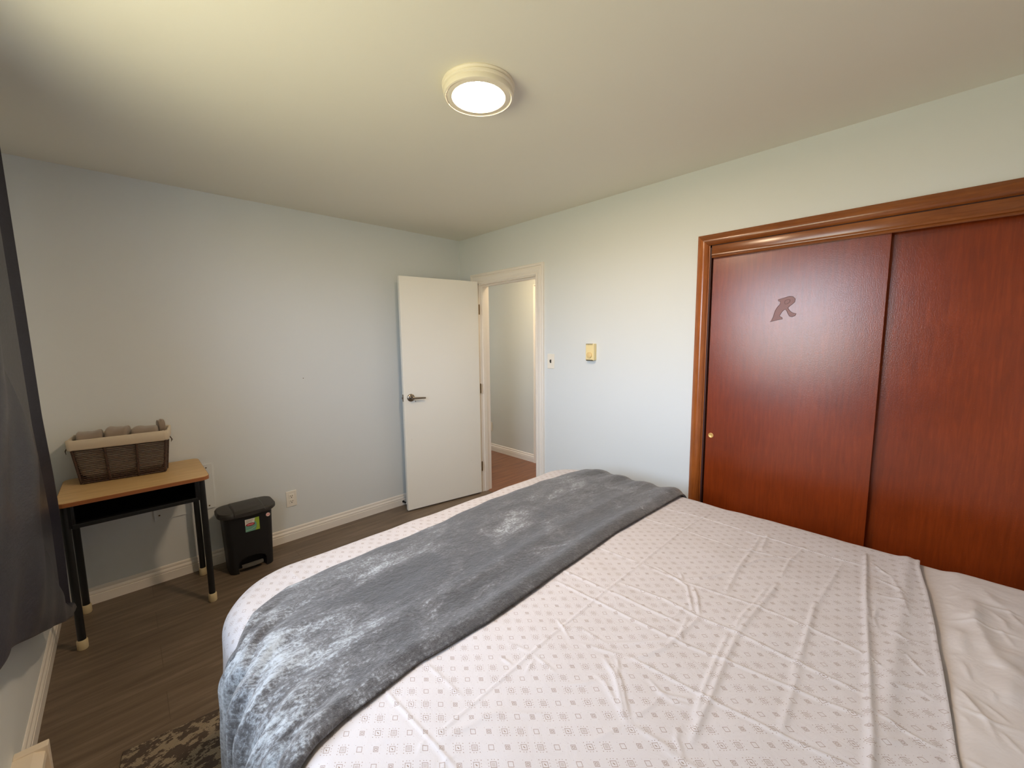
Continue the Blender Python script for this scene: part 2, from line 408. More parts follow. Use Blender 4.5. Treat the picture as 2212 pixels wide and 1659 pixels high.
def sweep_u(mb, prof, plane_x, y0, y1, ztop, zbot, m, out=-1, m_top=None):
    """casing around an opening in the east wall (plane x=plane_x). prof: (w away from opening, t off the wall)"""
    # left leg (y1 side = larger y), head, right leg; mitred
    n = len(prof)
    def ring(corner):
        r = []
        for w, t in prof:
            x = plane_x+out*t
            if corner == 0: r.append((x, y1+w, zbot))
            if corner == 1: r.append((x, y1+w, ztop+w))
            if corner == 2: r.append((x, y0-w, ztop+w))
            if corner == 3: r.append((x, y0-w, zbot))
        return r
    for a, b, mm in ((0, 1, m), (1, 2, m_top or m), (2, 3, m)):
        vs = ring(a)+ring(b)
        fs = [(i, i+1, n+i+1, n+i) for i in range(n-1)]+[(n-1, 0, n, 2*n-1), tuple(reversed(range(n))), tuple(range(n, 2*n))]
        mb.add(vs, fs, mm)
    return mb

# ------------------------------------------------------------------ the setting
FX1 = 1.05   # hall wall
b = MB().box(XW-0.27, 0.06, YS-0.15, 0.12, -0.10, 0.0)
struct('floor', b, M['floor'], 'grey-brown wood-look vinyl plank floor of the bedroom', 'floor')
b = MB().box(0.06, FX1+0.12, -3.2, 3.1, -0.10, 0.001)
struct('floor_hall', b, M['hallfloor'], 'reddish-brown laminate floor of the hallway beyond the open door', 'floor')
b = MB().box(XW-0.27, FX1+0.12, YS-0.15, 3.1, H, H+0.1)
struct('ceiling', b, M['ceiling'], 'smooth off-white painted ceiling', 'ceiling')
b = MB().box(XW-0.27, 0.0, 0.0, 0.12, 0, H)
struct('wall_north', b, M['wall'], 'pale blue-grey wall behind the desk and the trash can', 'wall')
# east wall with door opening and closet opening
DY0, DY1, DZ = -1.020, -0.262, 2.035
CY1, CY0, CZ = -2.345, -3.75, 2.01
b = MB(); T_ = 0.12
b.box(0, T_, DY1, 0.12, 0, H); b.box(0, T_, DY0, DY1, DZ, H); b.box(0, T_, CY1, DY0, 0, H); b.box(0, T_, CY0, CY1, CZ, H); b.box(0, T_, YS-0.15, CY0, 0, H)
struct('wall_east', b, M['wall'], 'pale blue-grey wall holding the doorway and the closet', 'wall')
b = MB(); b.box(0.12, 0.75, CY0-0.1, CY0, 0, H); b.box(0.12, 0.75, CY1, CY1+0.1, 0, H); b.box(0.75, 0.80, CY0-0.1, CY1+0.1, 0, H)
struct('wall_closet', b, M['wall'])
b = MB().box(XW-0.27, 0.0, YS-0.15, YS, 0, H)
struct('wall_south', b, M['wall'])
b = MB(); b.box(XW-0.27, XW, YS, WY0, 0, H); b.box(XW-0.27, XW, WY1, 0.0, 0, H); b.box(XW-0.27, XW, WY0, WY1, 0, WZ0); b.box(XW-0.27, XW, WY0, WY1, WZ1, H)
struct('wall_west', b, M['wall'], 'pale wall under the window, behind the dark curtain', 'wall')
b = MB(); b.box(FX1, FX1+0.12, -0.085, 3.0, 0, H); b.box(FX1, FX1+0.12, -0.905, -0.085, 2.045, H); b.box(FX1, FX1+0.12, -2.2, -0.905, 0, H)
b.box(FX1+0.12, FX1+0.17, -1.0, 0.0, 0, 2.2)
struct('wall_hall', b, M['hallwall'], 'pale hallway wall seen through the open doorway', 'wall')
b = MB(); b.box(0.12, FX1, 3.0, 3.1, 0, H); b.box(0.12, FX1, -2.3, -2.2, 0, H); b.box(0, 0.12, 0.12, 3.1, 0, H)
struct('wall_hall_end', b, M['hallwall'])

# window in the west wall
wroot = thing('window_1', 'bedroom window in the wall behind the dark curtain', 'window', (XW, (WY0+WY1)/2, WZ0), kind='structure')
fw_ = 0.05; b = MB(); xa, xb = XW-0.20, XW-0.13
b.box(xa, xb, WY0, WY1, WZ0, WZ0+fw_, bev=.004); b.box(xa, xb, WY0, WY1, WZ1-fw_, WZ1, bev=.004); b.box(xa, xb, WY0, WY0+fw_, WZ0+fw_, WZ1-fw_, bev=.004); b.box(xa, xb, WY1-fw_, WY1, WZ0+fw_, WZ1-fw_, bev=.004)
b.box(xa, xb, (WY0+WY1)/2-.025, (WY0+WY1)/2+.025, WZ0+fw_, WZ1-fw_, bev=.004)
b.build('window_frame', M['trim'], wroot)
MB().box(XW-0.168, XW-0.163, WY0+fw_, WY1-fw_, WZ0+fw_, WZ1-fw_).build('pane', M['glass'], wroot)
MB().box(XW-0.27, XW+0.03, WY0-0.03, WY1+0.03, WZ0-0.03, WZ0, bev=.004).build('window_sill', M['trim'], wroot)

# baseboards: profile (off the wall t, height z)
BP = [(0, 0), (0.0135, 0), (0.0135, 0.052), (0.0105, 0.0545), (0.0125, 0.057), (0.0125, 0.066), (0.010, 0.072), (0.0065, 0.078), (0.0075, 0.084), (0.0065, 0.092), (0.003, 0.0985), (0, 0.0985)]
def baseboard(name, p0, p1, nrm, label=None):
    mb = MB(); n = len(BP); vs = []
    for p in (p0, p1):
        for t, z in BP: vs.append((p[0]+nrm[0]*t, p[1]+nrm[1]*t, z))
    mb.add(vs, [(i, i+1, n+i+1, n+i) for i in range(n-1)]+[tuple(reversed(range(n))), tuple(range(n, 2*n))])
    return struct(name, mb, M['trim'], label, 'baseboard' if label else None)
baseboard('baseboard_north', (XW, 0), (0, 0), (0, -1), 'white grooved baseboard along the wall behind the desk')
baseboard('baseboard_west', (XW, -1.24), (XW, -0.0135), (1, 0), 'white baseboard under the curtain beside the heater')
baseboard('baseboard_east', (0, -2.27), (0, -1.115), (-1, 0))
baseboard('baseboard_corner', (0, -0.17), (0, -0.014), (-1, 0))
baseboard('baseboard_hall', (FX1, -0.02), (FX1, 2.9), (-1, 0), 'white grooved baseboard along the hallway wall')

# bedroom door frame: casing + jamb + stop
CP = [(0.0, 0.0), (0.0, 0.008), (0.006, 0.012), (0.011, 0.012), (0.013, 0.006), (0.018, 0.010), (0.026, 0.0145), (0.040, 0.016), (0.048, 0.0155), (0.052, 0.010), (0.056, 0.010), (0.060, 0.020), (0.070, 0.024), (0.074, 0.022), (0.076, 0.018), (0.076, 0.0)]
b = sweep_u(MB(), [(w*1.16, t) for w, t in CP], 0, DY0+0.010, DY1-0.010, DZ-0.030, 0, None)
b.box(-0.001, T_+0.001, DY0-0.001, DY0+0.019, 0, DZ-0.018); b.box(-0.001, T_+0.001, DY1-0.019, DY1+0.001, 0, DZ-0.018); b.box(-0.001, T_+0.001, DY0, DY1, DZ-0.038, DZ-0.018)
b.box(0.036, 0.075, DY0+0.018, DY0+0.029, 0, DZ-0.05); b.box(0.036, 0.075, DY1-0.029, DY1-0.018, 0, DZ-0.05); b.box(0.036, 0.075, DY0+0.018, DY1-0.018, DZ-0.05, DZ-0.037)
struct('trim_1', b, M['trim'], 'white stepped casing and jamb around the open bedroom doorway', 'door frame')
# hallway door casing
b = sweep_u(MB(), CP, FX1, -0.905, -0.085, 2.035, 0, None)
b.box(FX1-0.001, FX1+0.12, -0.105, -0.084, 0, 2.035); b.box(FX1-0.001, FX1+0.12, -0.906, -0.885, 0, 2.035); b.box(FX1+0.03, FX1+0.065, -0.885, -0.105, 0.01, 2.03)
struct('trim_2', b, M['trim'], 'white door casing on the far hallway wall, partly behind the door frame', 'door frame')

# ------------------------------------------------------------------ door slab, standing open
hx, hy = -0.030, -0.305; fx, fy = -0.762, -0.1855
dvec = Vector((fx-hx, fy-hy, 0)).normalized(); LEN = 0.742
door = thing('door_1', 'plain white slab door standing open into the bedroom', 'door', (hx, hy, 0), kind='structure')
DT = Matrix.Translation((hx, hy, 0)) @ Matrix(((dvec.x, dvec.y*-1, 0, 0), (dvec.y, dvec.x, 0, 0), (0, 0, 1, 0), (0, 0, 0, 1)))
# local: +x towards the free edge, front face (towards camera) at local y = 0 ; back is other side
side = 1 if (DT.to_3x3() @ Vector((0, 1, 0))).y > 0 else -1     # local direction pointing to the north wall
th = 0.035
MB().box(0, LEN, 0, side*th, 0.012, 2.022, bev=0.0015, T=DT).build('door_panel', M['door'], door)
def rz_to(axis_y):   # lathe axis z -> local -side*y (out of the front face)
    return Matrix.Rotation(math.pi/2*side, 4, 'X')
hT = DT @ Matrix.Translation((LEN-0.062, 0, 1.005)) @ rz_to(0)
b = MB().lathe([(0.033, 0), (0.033, 0.004), (0.030, 0.008), (0.020, 0.011), (0.013, 0.013), (0.012, 0.040), (0.013, 0.052), (0.009, 0.056)], m=None, T=hT, n=40)
pts = []; rr = []
for i in range(12):
    s = i/11; pts.append(DT @ Vector((LEN-0.062-0.115*s, -side*(0.047-0.004*math.sin(s*3.1)), 1.005-0.006*s))); rr.append(0.0095-0.0025*s)
b.tube(pts, rr, 14)
hl = b.build('door_handle', M['nickel'], door, angle=40)
MB().tube([DT @ Vector((LEN-0.076, -side*0.048, 1.0)), DT @ Vector((LEN-0.080, -side*0.052, 0.985)), DT @ Vector((LEN-0.084, -side*0.050, 0.975))], [0.002, 0.002, 0.004], 8).build('privacy_tab', M['nickel'], hl, smooth=True)
MB().box(LEN-0.0005, LEN+0.002, side*0.006, side*0.029, 0.975, 1.035, bev=.0006, T=DT).box(LEN, LEN+0.010, side*0.010, side*0.024, 0.995, 1.013, bev=.003, T=DT).build('latch', M['nickel'], door)
hT2 = DT @ Matrix.Translation((LEN-0.062, side*th, 1.005)) @ Matrix.Rotation(-math.pi/2*side, 4, 'X')
MB().lathe([(0.033, 0), (0.033, 0.004), (0.030, 0.008), (0.013, 0.013), (0.012, 0.045)], T=hT2, n=32).tube([DT @ Vector((LEN-0.062-0.11*i/5, side*(th+0.045), 1.003)) for i in range(6)], 0.008, 12).build('door_handle', M['nickel'], door, angle=40)
for z in (1.77, 1.03, 0.27):
    b = MB(); b.tube([(hx+0.010, hy-0.002, z-0.043), (hx+0.010, hy-0.002, z+0.043)], 0.0052, 12)
    b.tube([(hx+0.010, hy-0.002, z-0.048), (hx+0.010, hy-0.002, z-0.043)], 0.0035, 12); b.tube([(hx+0.010, hy-0.002, z+0.043), (hx+0.010, hy-0.002, z+0.048)], 0.0035, 12)
    b.box(hx+0.008, hx+0.020, hy+0.0015, hy+0.0035, z-0.043, z+0.043)
    b.build('hinge', M['old_brass'], door, angle=40)

# door stop on the baseboard
ds = thing('door_stop', 'small dark spring door stop on the baseboard beside the open door', 'door stop', (-0.715, -0.0135, 0.035))
pts = [(-0.715+0.006*math.cos(t*0.9), -0.018-0.0011*t, 0.033+0.006*math.sin(t*0.9)) for t in range(0, 50)]
MB().tube(pts, 0.0013, 6).lathe([(0.011, 0), (0.009, 0.005)], T=Matrix.Translation((-0.715, -0.0135, 0.033)) @ Matrix.Rotation(math.pi/2, 4, 'X'), n=16).build('spring', M['dark_slot'], ds, smooth=True)
MB().lathe([(0.008, 0), (0.009, 0.008), (0.006, 0.012)], T=Matrix.Translation((-0.715, -0.072, 0.033)) @ Matrix.Rotation(math.pi/2, 4, 'X'), n=16).build('rubber_tip', M['white_plastic'], ds, smooth=True)

# ------------------------------------------------------------------ closet
KP = [(0.0, 0.0), (0.0, 0.008), (0.004, 0.013), (0.012, 0.021), (0.022, 0.0255), (0.034, 0.025), (0.046, 0.020), (0.056, 0.012), (0.060, 0.009), (0.060, 0.0)]
b = sweep_u(MB(), KP, 0, CY0, CY1, CZ, 0, M['closet_trim'], m_top=M['closet_trim_h'])
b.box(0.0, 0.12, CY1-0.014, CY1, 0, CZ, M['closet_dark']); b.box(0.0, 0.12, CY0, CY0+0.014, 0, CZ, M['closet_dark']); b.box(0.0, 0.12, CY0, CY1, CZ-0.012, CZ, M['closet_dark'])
b.box(-0.002, 0.004, CY1-0.006, CY1+0.002, 0, CZ, M['closet_trim'])
struct('trim_3', b, M['closet_trim'], 'orange-brown varnished wood casing around the closet', 'closet frame', angle=35)
b = MB()
b.box(-0.004, 0.012, CY0+0.016, CY1-0.016, CZ-0.046, CZ-0.004, bev=.001)
hp = [(0.012, CZ-0.046), (-0.006, CZ-0.046), (-0.008, CZ-0.052), (-0.007, CZ-0.057), (-0.002, CZ-0.060), (-0.004, CZ-0.066), (-0.001, CZ-0.070), (0.012, CZ-0.070)]
n_ = len(hp); b.add([(x, CY0+0.017, z) for x, z in hp]+[(x, CY1-0.017, z) for x, z in hp], [(i, (i+1) % n_, n_+(i+1) % n_, n_+i) for i in range(n_)]+[tuple(range(n_)), tuple(range(n_, 2*n_))])
struct('trim_4', b, M['closet_trim_h'], 'varnished wood fascia strip above the sliding closet doors', 'closet fascia', angle=35)
d2 = thing('door_2', 'red-brown sliding closet door with a faint letter R scar, overlapping in front', 'sliding door', (0.018, -2.73, 0), kind='structure')
MB().box(0.018, 0.040, -3.108, CY1-0.018, 0.012, CZ-0.045, bev=.0012).build('door_panel', M['closet_door'], d2)
pT = Matrix.Translation((0.0182, -2.392, 0.918)) @ Matrix.Rotation(-math.pi/2, 4, 'Y')
MB().lathe([(0.0145, 0.0), (0.0145, 0.0014), (0.0125, 0.0022), (0.0115, 0.0016), (0.0105, 0.0008), (0.002, 0.0005)], T=pT, n=32).build('finger_pull', M['brass'], d2, smooth=True)
d3 = thing('door_3', 'red-brown sliding closet door standing behind, at the right picture edge', 'sliding door', (0.052, -3.4, 0), kind='structure')
MB().box(0.056, 0.078, CY0+0.016, -3.055, 0.012, CZ-0.045, bev=.0012).build('door_panel', M['closet_door'], d3)

# letter scar on the closet door: slanted serif capital R, built as a thin film with an outline
RO = [(-2.693, 1.685), (-2.717, 1.692), (-2.744, 1.699), (-2.758, 1.696), (-2.768, 1.684), (-2.767, 1.669), (-2.757, 1.658), (-2.745, 1.649), (-2.739, 1.64), (-2.744, 1.631), (-2.754, 1.619), (-2.765, 1.613), (-2.776, 1.61), (-2.772, 1.6), (-2.759, 1.594), (-2.747, 1.598), (-2.74, 1.612), (-2.734, 1.627), (-2.726, 1.634), (-2.716, 1.625), (-2.708, 1.611), (-2.704, 1.6), (-2.716, 1.593), (-2.718, 1.585), (-2.691, 1.58), (-2.663, 1.573), (-2.671, 1.583), (-2.677, 1.604), (-2.682, 1.626), (-2.69, 1.644), (-2.703, 1.662), (-2.705, 1.674), (-2.696, 1.677)]
RI = [(-2.725, 1.678), (-2.737, 1.684), (-2.746, 1.681), (-2.746, 1.671), (-2.736, 1.662), (-2.726, 1.66), (-2.723, 1.669)]
bm = bmesh.new(); vs = [bm.verts.new((0.0172, y_, z_)) for y_, z_ in RO]; f_ = bm.faces.new(vs)
r_ = bmesh.ops.extrude_face_region(bm, geom=[f_])
for v_ in [g for g in r_['geom'] if isinstance(g, bmesh.types.BMVert)]: v_.co.x = 0.0181
bmesh.ops.triangulate(bm, faces=[f for f in bm.faces if len(f.verts) > 4])
let = MB(); let.bm(bm); lo = let.build('letter_mark', M['letter'], d2); lo['label'] = 'faint dull letter R in the varnish'
MB().tube([(0.0171, y_, z_) for y_, z_ in RO], 0.0008, 6, closed=True).build('letter_outline', M['letter_line'], lo)
MB().tube([(0.0171, y_, z_) for y_, z_ in RI], 0.0006, 6, closed=True).build('letter_bowl_outline', M['letter_line'], lo)
# ------------------------------------------------------------------ wall fittings
def outlet(cx, cz, y, T=None, label=''):
    t = thing('electrical_outlet', label, 'outlet', (cx, y, cz))
    MB().box(cx-0.036, cx+0.036, y-0.006, y, cz-0.060, cz+0.060, bev=.003).build('cover_plate', M['white_plastic'], t)
    for dz in (0.0195, -0.0195):
        s = MB().box(cx-0.017, cx+0.017, y-0.0085, y-0.005, cz+dz-0.0145, cz+dz+0.0145, bev=.0015).build('socket', M['white_plastic'], t)
        b = MB(); b.box(cx-0.0078, cx-0.0052, y-0.0089, y-0.0084, cz+dz-0.001, cz+dz+0.008); b.box(cx+0.0052, cx+0.0078, y-0.0089, y-0.0084, cz+dz-0.001, cz+dz+0.008)
        b.box(cx-0.003, cx+0.003, y-0.0089, y-0.0084, cz+dz-0.011, cz+dz-0.005, bev=.001); b.build('slots', M['dark_slot'], s)
    return t
outlet(-1.626, 0.322, 0.0, label='white duplex wall outlet on the grey wall to the right of the trash can')

# painted-over access panel behind the desk
t = thing('access_panel', 'painted-over flush access panel on the wall behind the desk', 'wall panel', (-2.235, 0, 0.55))
MB().box(-2.395, -2.086, -0.007, 0, 0.398, 0.700, bev=.001).build('panel_plate', M['wall'], t)
for x_, z_ in ((-2.118, 0.676), (-2.118, 0.418), (-2.37, 0.676), (-2.37, 0.43)):
    MB().lathe([(0.0045, 0), (0.004, 0.0015), (0.0015, 0.002)], T=Matrix.Translation((x_, -0.007, z_)) @ Matrix.Rotation(math.pi/2, 4, 'X'), n=14).build('screw', M['old_brass'], t)
tag(MB().lathe([(0.003, 0), (0.003, 0.002), (0.001, 0.003)], T=Matrix.Translation((-1.485, 0, 1.22)) @ Matrix.Rotation(math.pi/2, 4, 'X'), n=12).build('wall_nail', M['old_brass']), 'tiny nail head in the middle of the bare grey wall', 'nail')

# switch and thermostat on the east wall
t = thing('light_switch', 'white light switch plate with a black toggle beside the door frame', 'light switch', (0, -1.168, 1.316))
MB().box(-0.006, 0, -1.203, -1.133, 1.258, 1.374, bev=.003).build('cover_plate', M['white_plastic'], t)
MB().box(-0.016, -0.005, -1.1725, -1.1635, 1.310, 1.328, bev=.0025).box(-0.0068, -0.0055, -1.174, -1.162, 1.303, 1.330).build('toggle', M['black_toggle'], t)
for z_ in (1.284, 1.348):
    MB().lathe([(0.003, 0), (0.0025, 0.001), (0.001, 0.0012)], T=Matrix.Translation((-0.006, -1.168, z_)) @ Matrix.Rotation(-math.pi/2, 4, 'Y'), n=12).build('screw', M['white_plastic'], t)
t = thing('thermostat', 'aged cream thermostat with a round dial on the wall right of the light switch', 'thermostat', (0, -1.558, 1.395))
MB().box(-0.034, 0, -1.594, -1.524, 1.338, 1.456, bev=.003).build('housing', M['cream_plastic'], t)
MB().lathe([(0.0215, 0), (0.021, 0.008), (0.018, 0.010), (0.0, 0.010)], T=Matrix.Translation((-0.034, -1.557, 1.375)) @ Matrix.Rotation(-math.pi/2, 4, 'Y'), n=36).build('dial', M['cream_dial'], t, angle=35)
for z_ in (1.4515, 1.3385):
    b = MB()
    for k in range(6): b.box(-0.0348, -0.020, -1.580+k*0.0095, -1.5765+k*0.0095, z_-0.0048, z_+0.0052)
    b.build('vent_slots', M['dark_slot'], t)

# hallway outlet
t = thing('electrical_outlet', 'white outlet plate low on the hallway wall, seen at the edge of the door jamb', 'outlet', (FX1, 0.80, 0.33))
MB().box(FX1-0.006, FX1, 0.765, 0.835, 0.27, 0.39, bev=.003).build('cover_plate', M['white_plastic'], t)
MB().box(FX1-0.008, FX1-0.005, 0.784, 0.816, 0.335, 0.363, bev=.001).build('socket', M['white_plastic'], t)
MB().box(FX1-0.008, FX1-0.005, 0.784, 0.816, 0.297, 0.325, bev=.001).build('socket', M['white_plastic'], t)

# ------------------------------------------------------------------ lamps
LX, LY = -1.408, -2.018
t = thing('ceiling_light', 'round flush ceiling light with a white rim, glowing warm', 'ceiling light', (LX, LY, H))
MB().lathe([(0.134, 0.0), (0.136, -0.004), (0.133, -0.009), (0.130, -0.011), (0.134, -0.014), (0.133, -0.020), (0.128, -0.023), (0.130, -0.034), (0.128, -0.041), (0.123, -0.043), (0.119, -0.039), (0.115, -0.041), (0.100, -0.0415), (0.092, -0.036)], c=(LX, LY, H), n=96).build('lamp_rim', M['lamp_body'], t, angle=30)
MB().lathe([(0.0915, -0.034), (0.0915, -0.040), (0.080, -0.042), (0.04, -0.043)], c=(LX, LY, H), n=64).build('diffuser', M['lamp_glow'], t, smooth=True)
hlx, hly = 0.58, -0.45
t = thing('ceiling_light', 'hallway ceiling light out of view above the doorway', 'ceiling light', (hlx, hly, H))
MB().lathe([(0.15, 0), (0.15, -0.02), (0.14, -0.03)], c=(hlx, hly, H), n=48).build('lamp_rim', M['lamp_body'], t, angle=30)
M['hall_glow'] = mat('hall_lamp_diffuser', (255, 250, 240), 0.5, emis=HALL_LAMP, emis_s=HALL_S)
MB().lathe([(0.139, -0.03), (0.12, -0.05), (0.06, -0.06)], c=(hlx, hly, H), n=48).build('diffuser', M['hall_glow'], t, smooth=True)
area('hall_daylight', (0.6, 2.95, 1.4), (math.pi/2, 0, 0), 0.8, 1.6, HALL_DAY_W, HALL_DAY)   # added area light for unseen daylight at the hall's far end

# ------------------------------------------------------------------ baseboard heater
t = thing('baseboard_heater', 'white metal baseboard heater on the floor by the window wall', 'heater', (XW+0.035, -2.1, 0))
hp = [(0.0, 0.03), (0.0, 0.155), (0.045, 0.155), (0.070, 0.142), (0.072, 0.125), (0.060, 0.120), (0.060, 0.045), (0.072, 0.040), (0.072, 0.030)]
n_ = len(hp); b = MB().add([(XW+x, -1.29, z) for x, z in hp]+[(XW+x, -3.2, z) for x, z in hp], [(i, (i+1) % n_, n_+(i+1) % n_, n_+i) for i in range(n_)]+[tuple(range(n_)), tuple(range(n_, 2*n_))])
b.build('heater_body', M['white_enamel'], t)
for ya in (-1.272, -3.2): MB().box(XW, XW+0.078, ya-0.03, ya, 0.0, 0.160, bev=.003).build('end_cap', M['white_enamel'], t)
MB().box(XW+0.008, XW+0.058, -3.15, -1.32, 0.10, 0.105).build('vent_grille', M['dark_slot'], t)

# ------------------------------------------------------------------ curtains and rod
RODZ, RODX = 2.26, XW+0.085
t = thing('curtain_rod', 'dark metal curtain rod above the window', 'curtain rod', (RODX, -2.15, RODZ))
MB().tube([(RODX, -3.5, RODZ), (RODX, -0.84, RODZ)], 0.010, 14).build('rod', M['rod'], t, smooth=True)
for y_ in (-3.52, -0.86): MB().lathe([(0.0, -0.02), (0.014, -0.012), (0.02, 0), (0.014, 0.012), (0.0, 0.02)], c=(RODX, y_, RODZ), n=20).build('finial', M['rod'], t, smooth=True)
for y_ in (-3.4, -0.96): MB().box(XW, RODX+0.012, y_-0.006, y_+0.006, RODZ-0.018, RODZ-0.010).box(XW, XW+0.004, y_-0.012, y_+0.012, RODZ-0.05, RODZ+0.02).build('bracket', M['rod'], t)

def interp(x, pts):
    xs = [p[0] for p in pts]; ys = [p[1] for p in pts]; return np.interp(x, xs, ys)
def grid_mesh(name, X, Y, Z, m, parent=None, uv=None, thick=0.0, flip=False):
    ny, nx = X.shape; co = np.stack([X, Y, Z], -1).reshape(-1, 3).astype(np.float64)
    idx = np.arange(nx*ny).reshape(ny, nx)
    q = np.stack([idx[:-1, :-1], idx[:-1, 1:], idx[1:, 1:], idx[1:, :-1]], -1).reshape(-1, 4)
    if flip: q = q[:, ::-1]
    uvc = np.stack(uv, -1).reshape(-1, 2) if uv is not None else None
    if thick > 0:
        # offset copy along the surface normal, then close the rim
        P = co.reshape(ny, nx, 3); du = np.gradient(P, axis=1); dv = np.gradient(P, axis=0); nn = np.cross(du, dv)
        if flip: nn = -nn
        nn /= (np.linalg.norm(nn, axis=-1, keepdims=True)+1e-12); low = (P-nn*thick).reshape(-1, 3); n0 = len(co)
        co = np.concatenate([co, low]); q2 = q[:, ::-1]+n0
        rim = np.concatenate([idx[0, :], idx[1:, -1], idx[-1, -2::-1], idx[-2:0:-1, 0]])
        r2 = np.roll(rim, -1); rq = np.stack([r2, rim, rim+n0, r2+n0], -1)
        if flip: rq = rq[:, ::-1]
        q = np.concatenate([q, q2, rq]); 
        if uvc is not None: uvc = np.concatenate([uvc, uvc])
    me = bpy.data.meshes.new(name)
    me.vertices.add(len(co)); me.vertices.foreach_set('co', co.ravel())
    me.loops.add(q.size); me.loops.foreach_set('vertex_index', q.ravel().astype(np.int32))
    me.polygons.add(len(q)); me.polygons.foreach_set('loop_start', np.arange(0, q.size, 4, dtype=np.int32))
    me.update(calc_edges=True); me.validate()
    if uvc is not None:
        l = me.uv_layers.new(name='UVMap'); l.data.foreach_set('uv', uvc[q.ravel()].ravel().astype(np.float32))
    me.materials.append(m); me.shade_smooth()
    o = bpy.data.objects.new(name, me); COL.objects.link(o)
    if parent: o.parent = parent; place_in_parent(o, parent)
    return o

def sm(x): x = np.clip(x, 0, 1); return x*x*(3-2*x)
# north panel: outer edge near y=-.66, hem swept up towards the window, stitched front flap over darker back folds
Y0P = [(0.28, -0.625), (0.36, -0.635), (0.55, -0.60), (0.80, -0.585), (0.93, -0.61), (1.2, -0.695), (1.6, -0.725), (2.24, -0.78)]
WP = [(0.28, 1.40), (0.85, 1.40), (1.2, 1.10), (1.45, 0.90), (1.75, 0.70), (2.27, 0.50)]
YSP = [(0.28, -0.55), (0.34, -0.67), (0.40, -0.83), (0.55, -1.02), (0.70, -1.13), (1.21, -1.36), (1.6, -1.44), (2.3, -1.50)]
HEMP = [(-2.2, 0.86), (-1.86, 0.80), (-1.60, 0.685), (-1.25, 0.530), (-0.97, 0.410), (-0.80, 0.345), (-0.69, 0.305), (-0.60, 0.290)]
def curtain_xyz(c, r):
    """c 0..1 from outer edge to the window side, r 0..1 from hem to rod"""
    hem = interp(-0.64-1.36*c, HEMP); z = hem+(RODZ+0.012-hem)*r
    yb = interp(z, Y0P)-interp(z, WP)*c
    zn = np.clip((z-0.28)/(RODZ-0.28), 0, 1)
    folds = 0.018*np.sin(c*2*math.pi*3.4+0.6)*(0.15+0.85*sm(zn*1.6))
    ys = interp(z, YSP)
    front = sm((ys-yb+0.008)/0.012)
    x = XW+0.104+folds*0.5*front+0.018*front-0.050*(1-front)*np.sin(np.clip((interp(z, Y0P)-yb)/0.28, 0, 1)*math.pi)
    bulge = np.exp(-((yb+1.45)/0.22)**2)*np.exp(-((z-1.05)/0.25)**2); x = x+0.025*bulge
    x = x+0.006*np.sin(z*11+yb*9)*front*(1-zn)+0.004*np.sin(z*23-yb*14)*front*(1-zn)
    return x, yb, z
ct = thing('curtain', 'dark charcoal satin curtain panel hanging at the left edge of the picture', 'curtain', (XW+0.085, -1.2, 0.3))
cc, rr_ = np.meshgrid(np.linspace(0, 1, 560), np.linspace(0, 1, 260))
x, y, z = curtain_xyz(cc, rr_)
grid_mesh('curtain_cloth', x, y, z, M['curtain'], ct, uv=(cc, rr_), thick=0.003)
# line of stitching on the flap
pts = []
for zz in np.arange(0.42, 2.2, 0.012):
    cv = (float(interp(zz, Y0P))-(float(interp(zz, YSP))-0.020))/float(interp(zz, WP))
    hemv = float(interp(-0.64-1.36*cv, HEMP)); rv = (zz-hemv)/(RODZ+0.012-hemv)
    if rv < 0.01: continue
    xx, yy, z3 = curtain_xyz(np.array(cv), np.array(rv)); pts.append((float(xx)+0.0012, float(yy), float(z3)))
MB().tube(pts, 0.0011, 6).build('stitching', M['stitch'], ct, smooth=True)
# south panel, on the other side of the window
ct2 = thing('curtain', 'dark charcoal curtain panel on the far side of the window, out of view', 'curtain', (XW+0.085, -3.1, 0.3))
y2 = -2.86-0.55*cc; z2 = 0.35+(RODZ-0.35)*rr_; x2 = XW+0.075+0.02*np.sin(cc*2*math.pi*5)
grid_mesh('curtain_cloth', x2, y2, z2, M['curtain'], ct2, uv=(cc, rr_), thick=0.003)

# ------------------------------------------------------------------ desk
DX0, DX1, DYf, DYb, DZT = -2.742, -2.157, -0.512, -0.028, 0.757
desk = thing('school_desk', 'small school desk with maple laminate top and black metal legs against the wall', 'desk', (-2.45, -0.27, 0))
def rrect(x0, x1, y0, y1, r, n=6):
    out = []
    for cx_, cy_, a0 in ((x1-r, y1-r, 0), (x0+r, y1-r, 90), (x0+r, y0+r, 180), (x1-r, y0+r, 270)):
        for i in range(n+1):
            a = math.radians(a0+90*i/n); out.append((cx_+r*math.cos(a), cy_+r*math.sin(a)))
    return out
pa = rrect(DX0, DX1, DYf, DYb, 0.035); pb = rrect(DX0+.002, DX1-.002, DYf+.002, DYb-.002, 0.034)
b = MB(); b.prism(pb, DZT-0.0025, DZT, M['laminate']); b.prism(pa, DZT-0.021, DZT-0.0022, M['edge'])
b.build('tabletop', M['laminate'], desk)
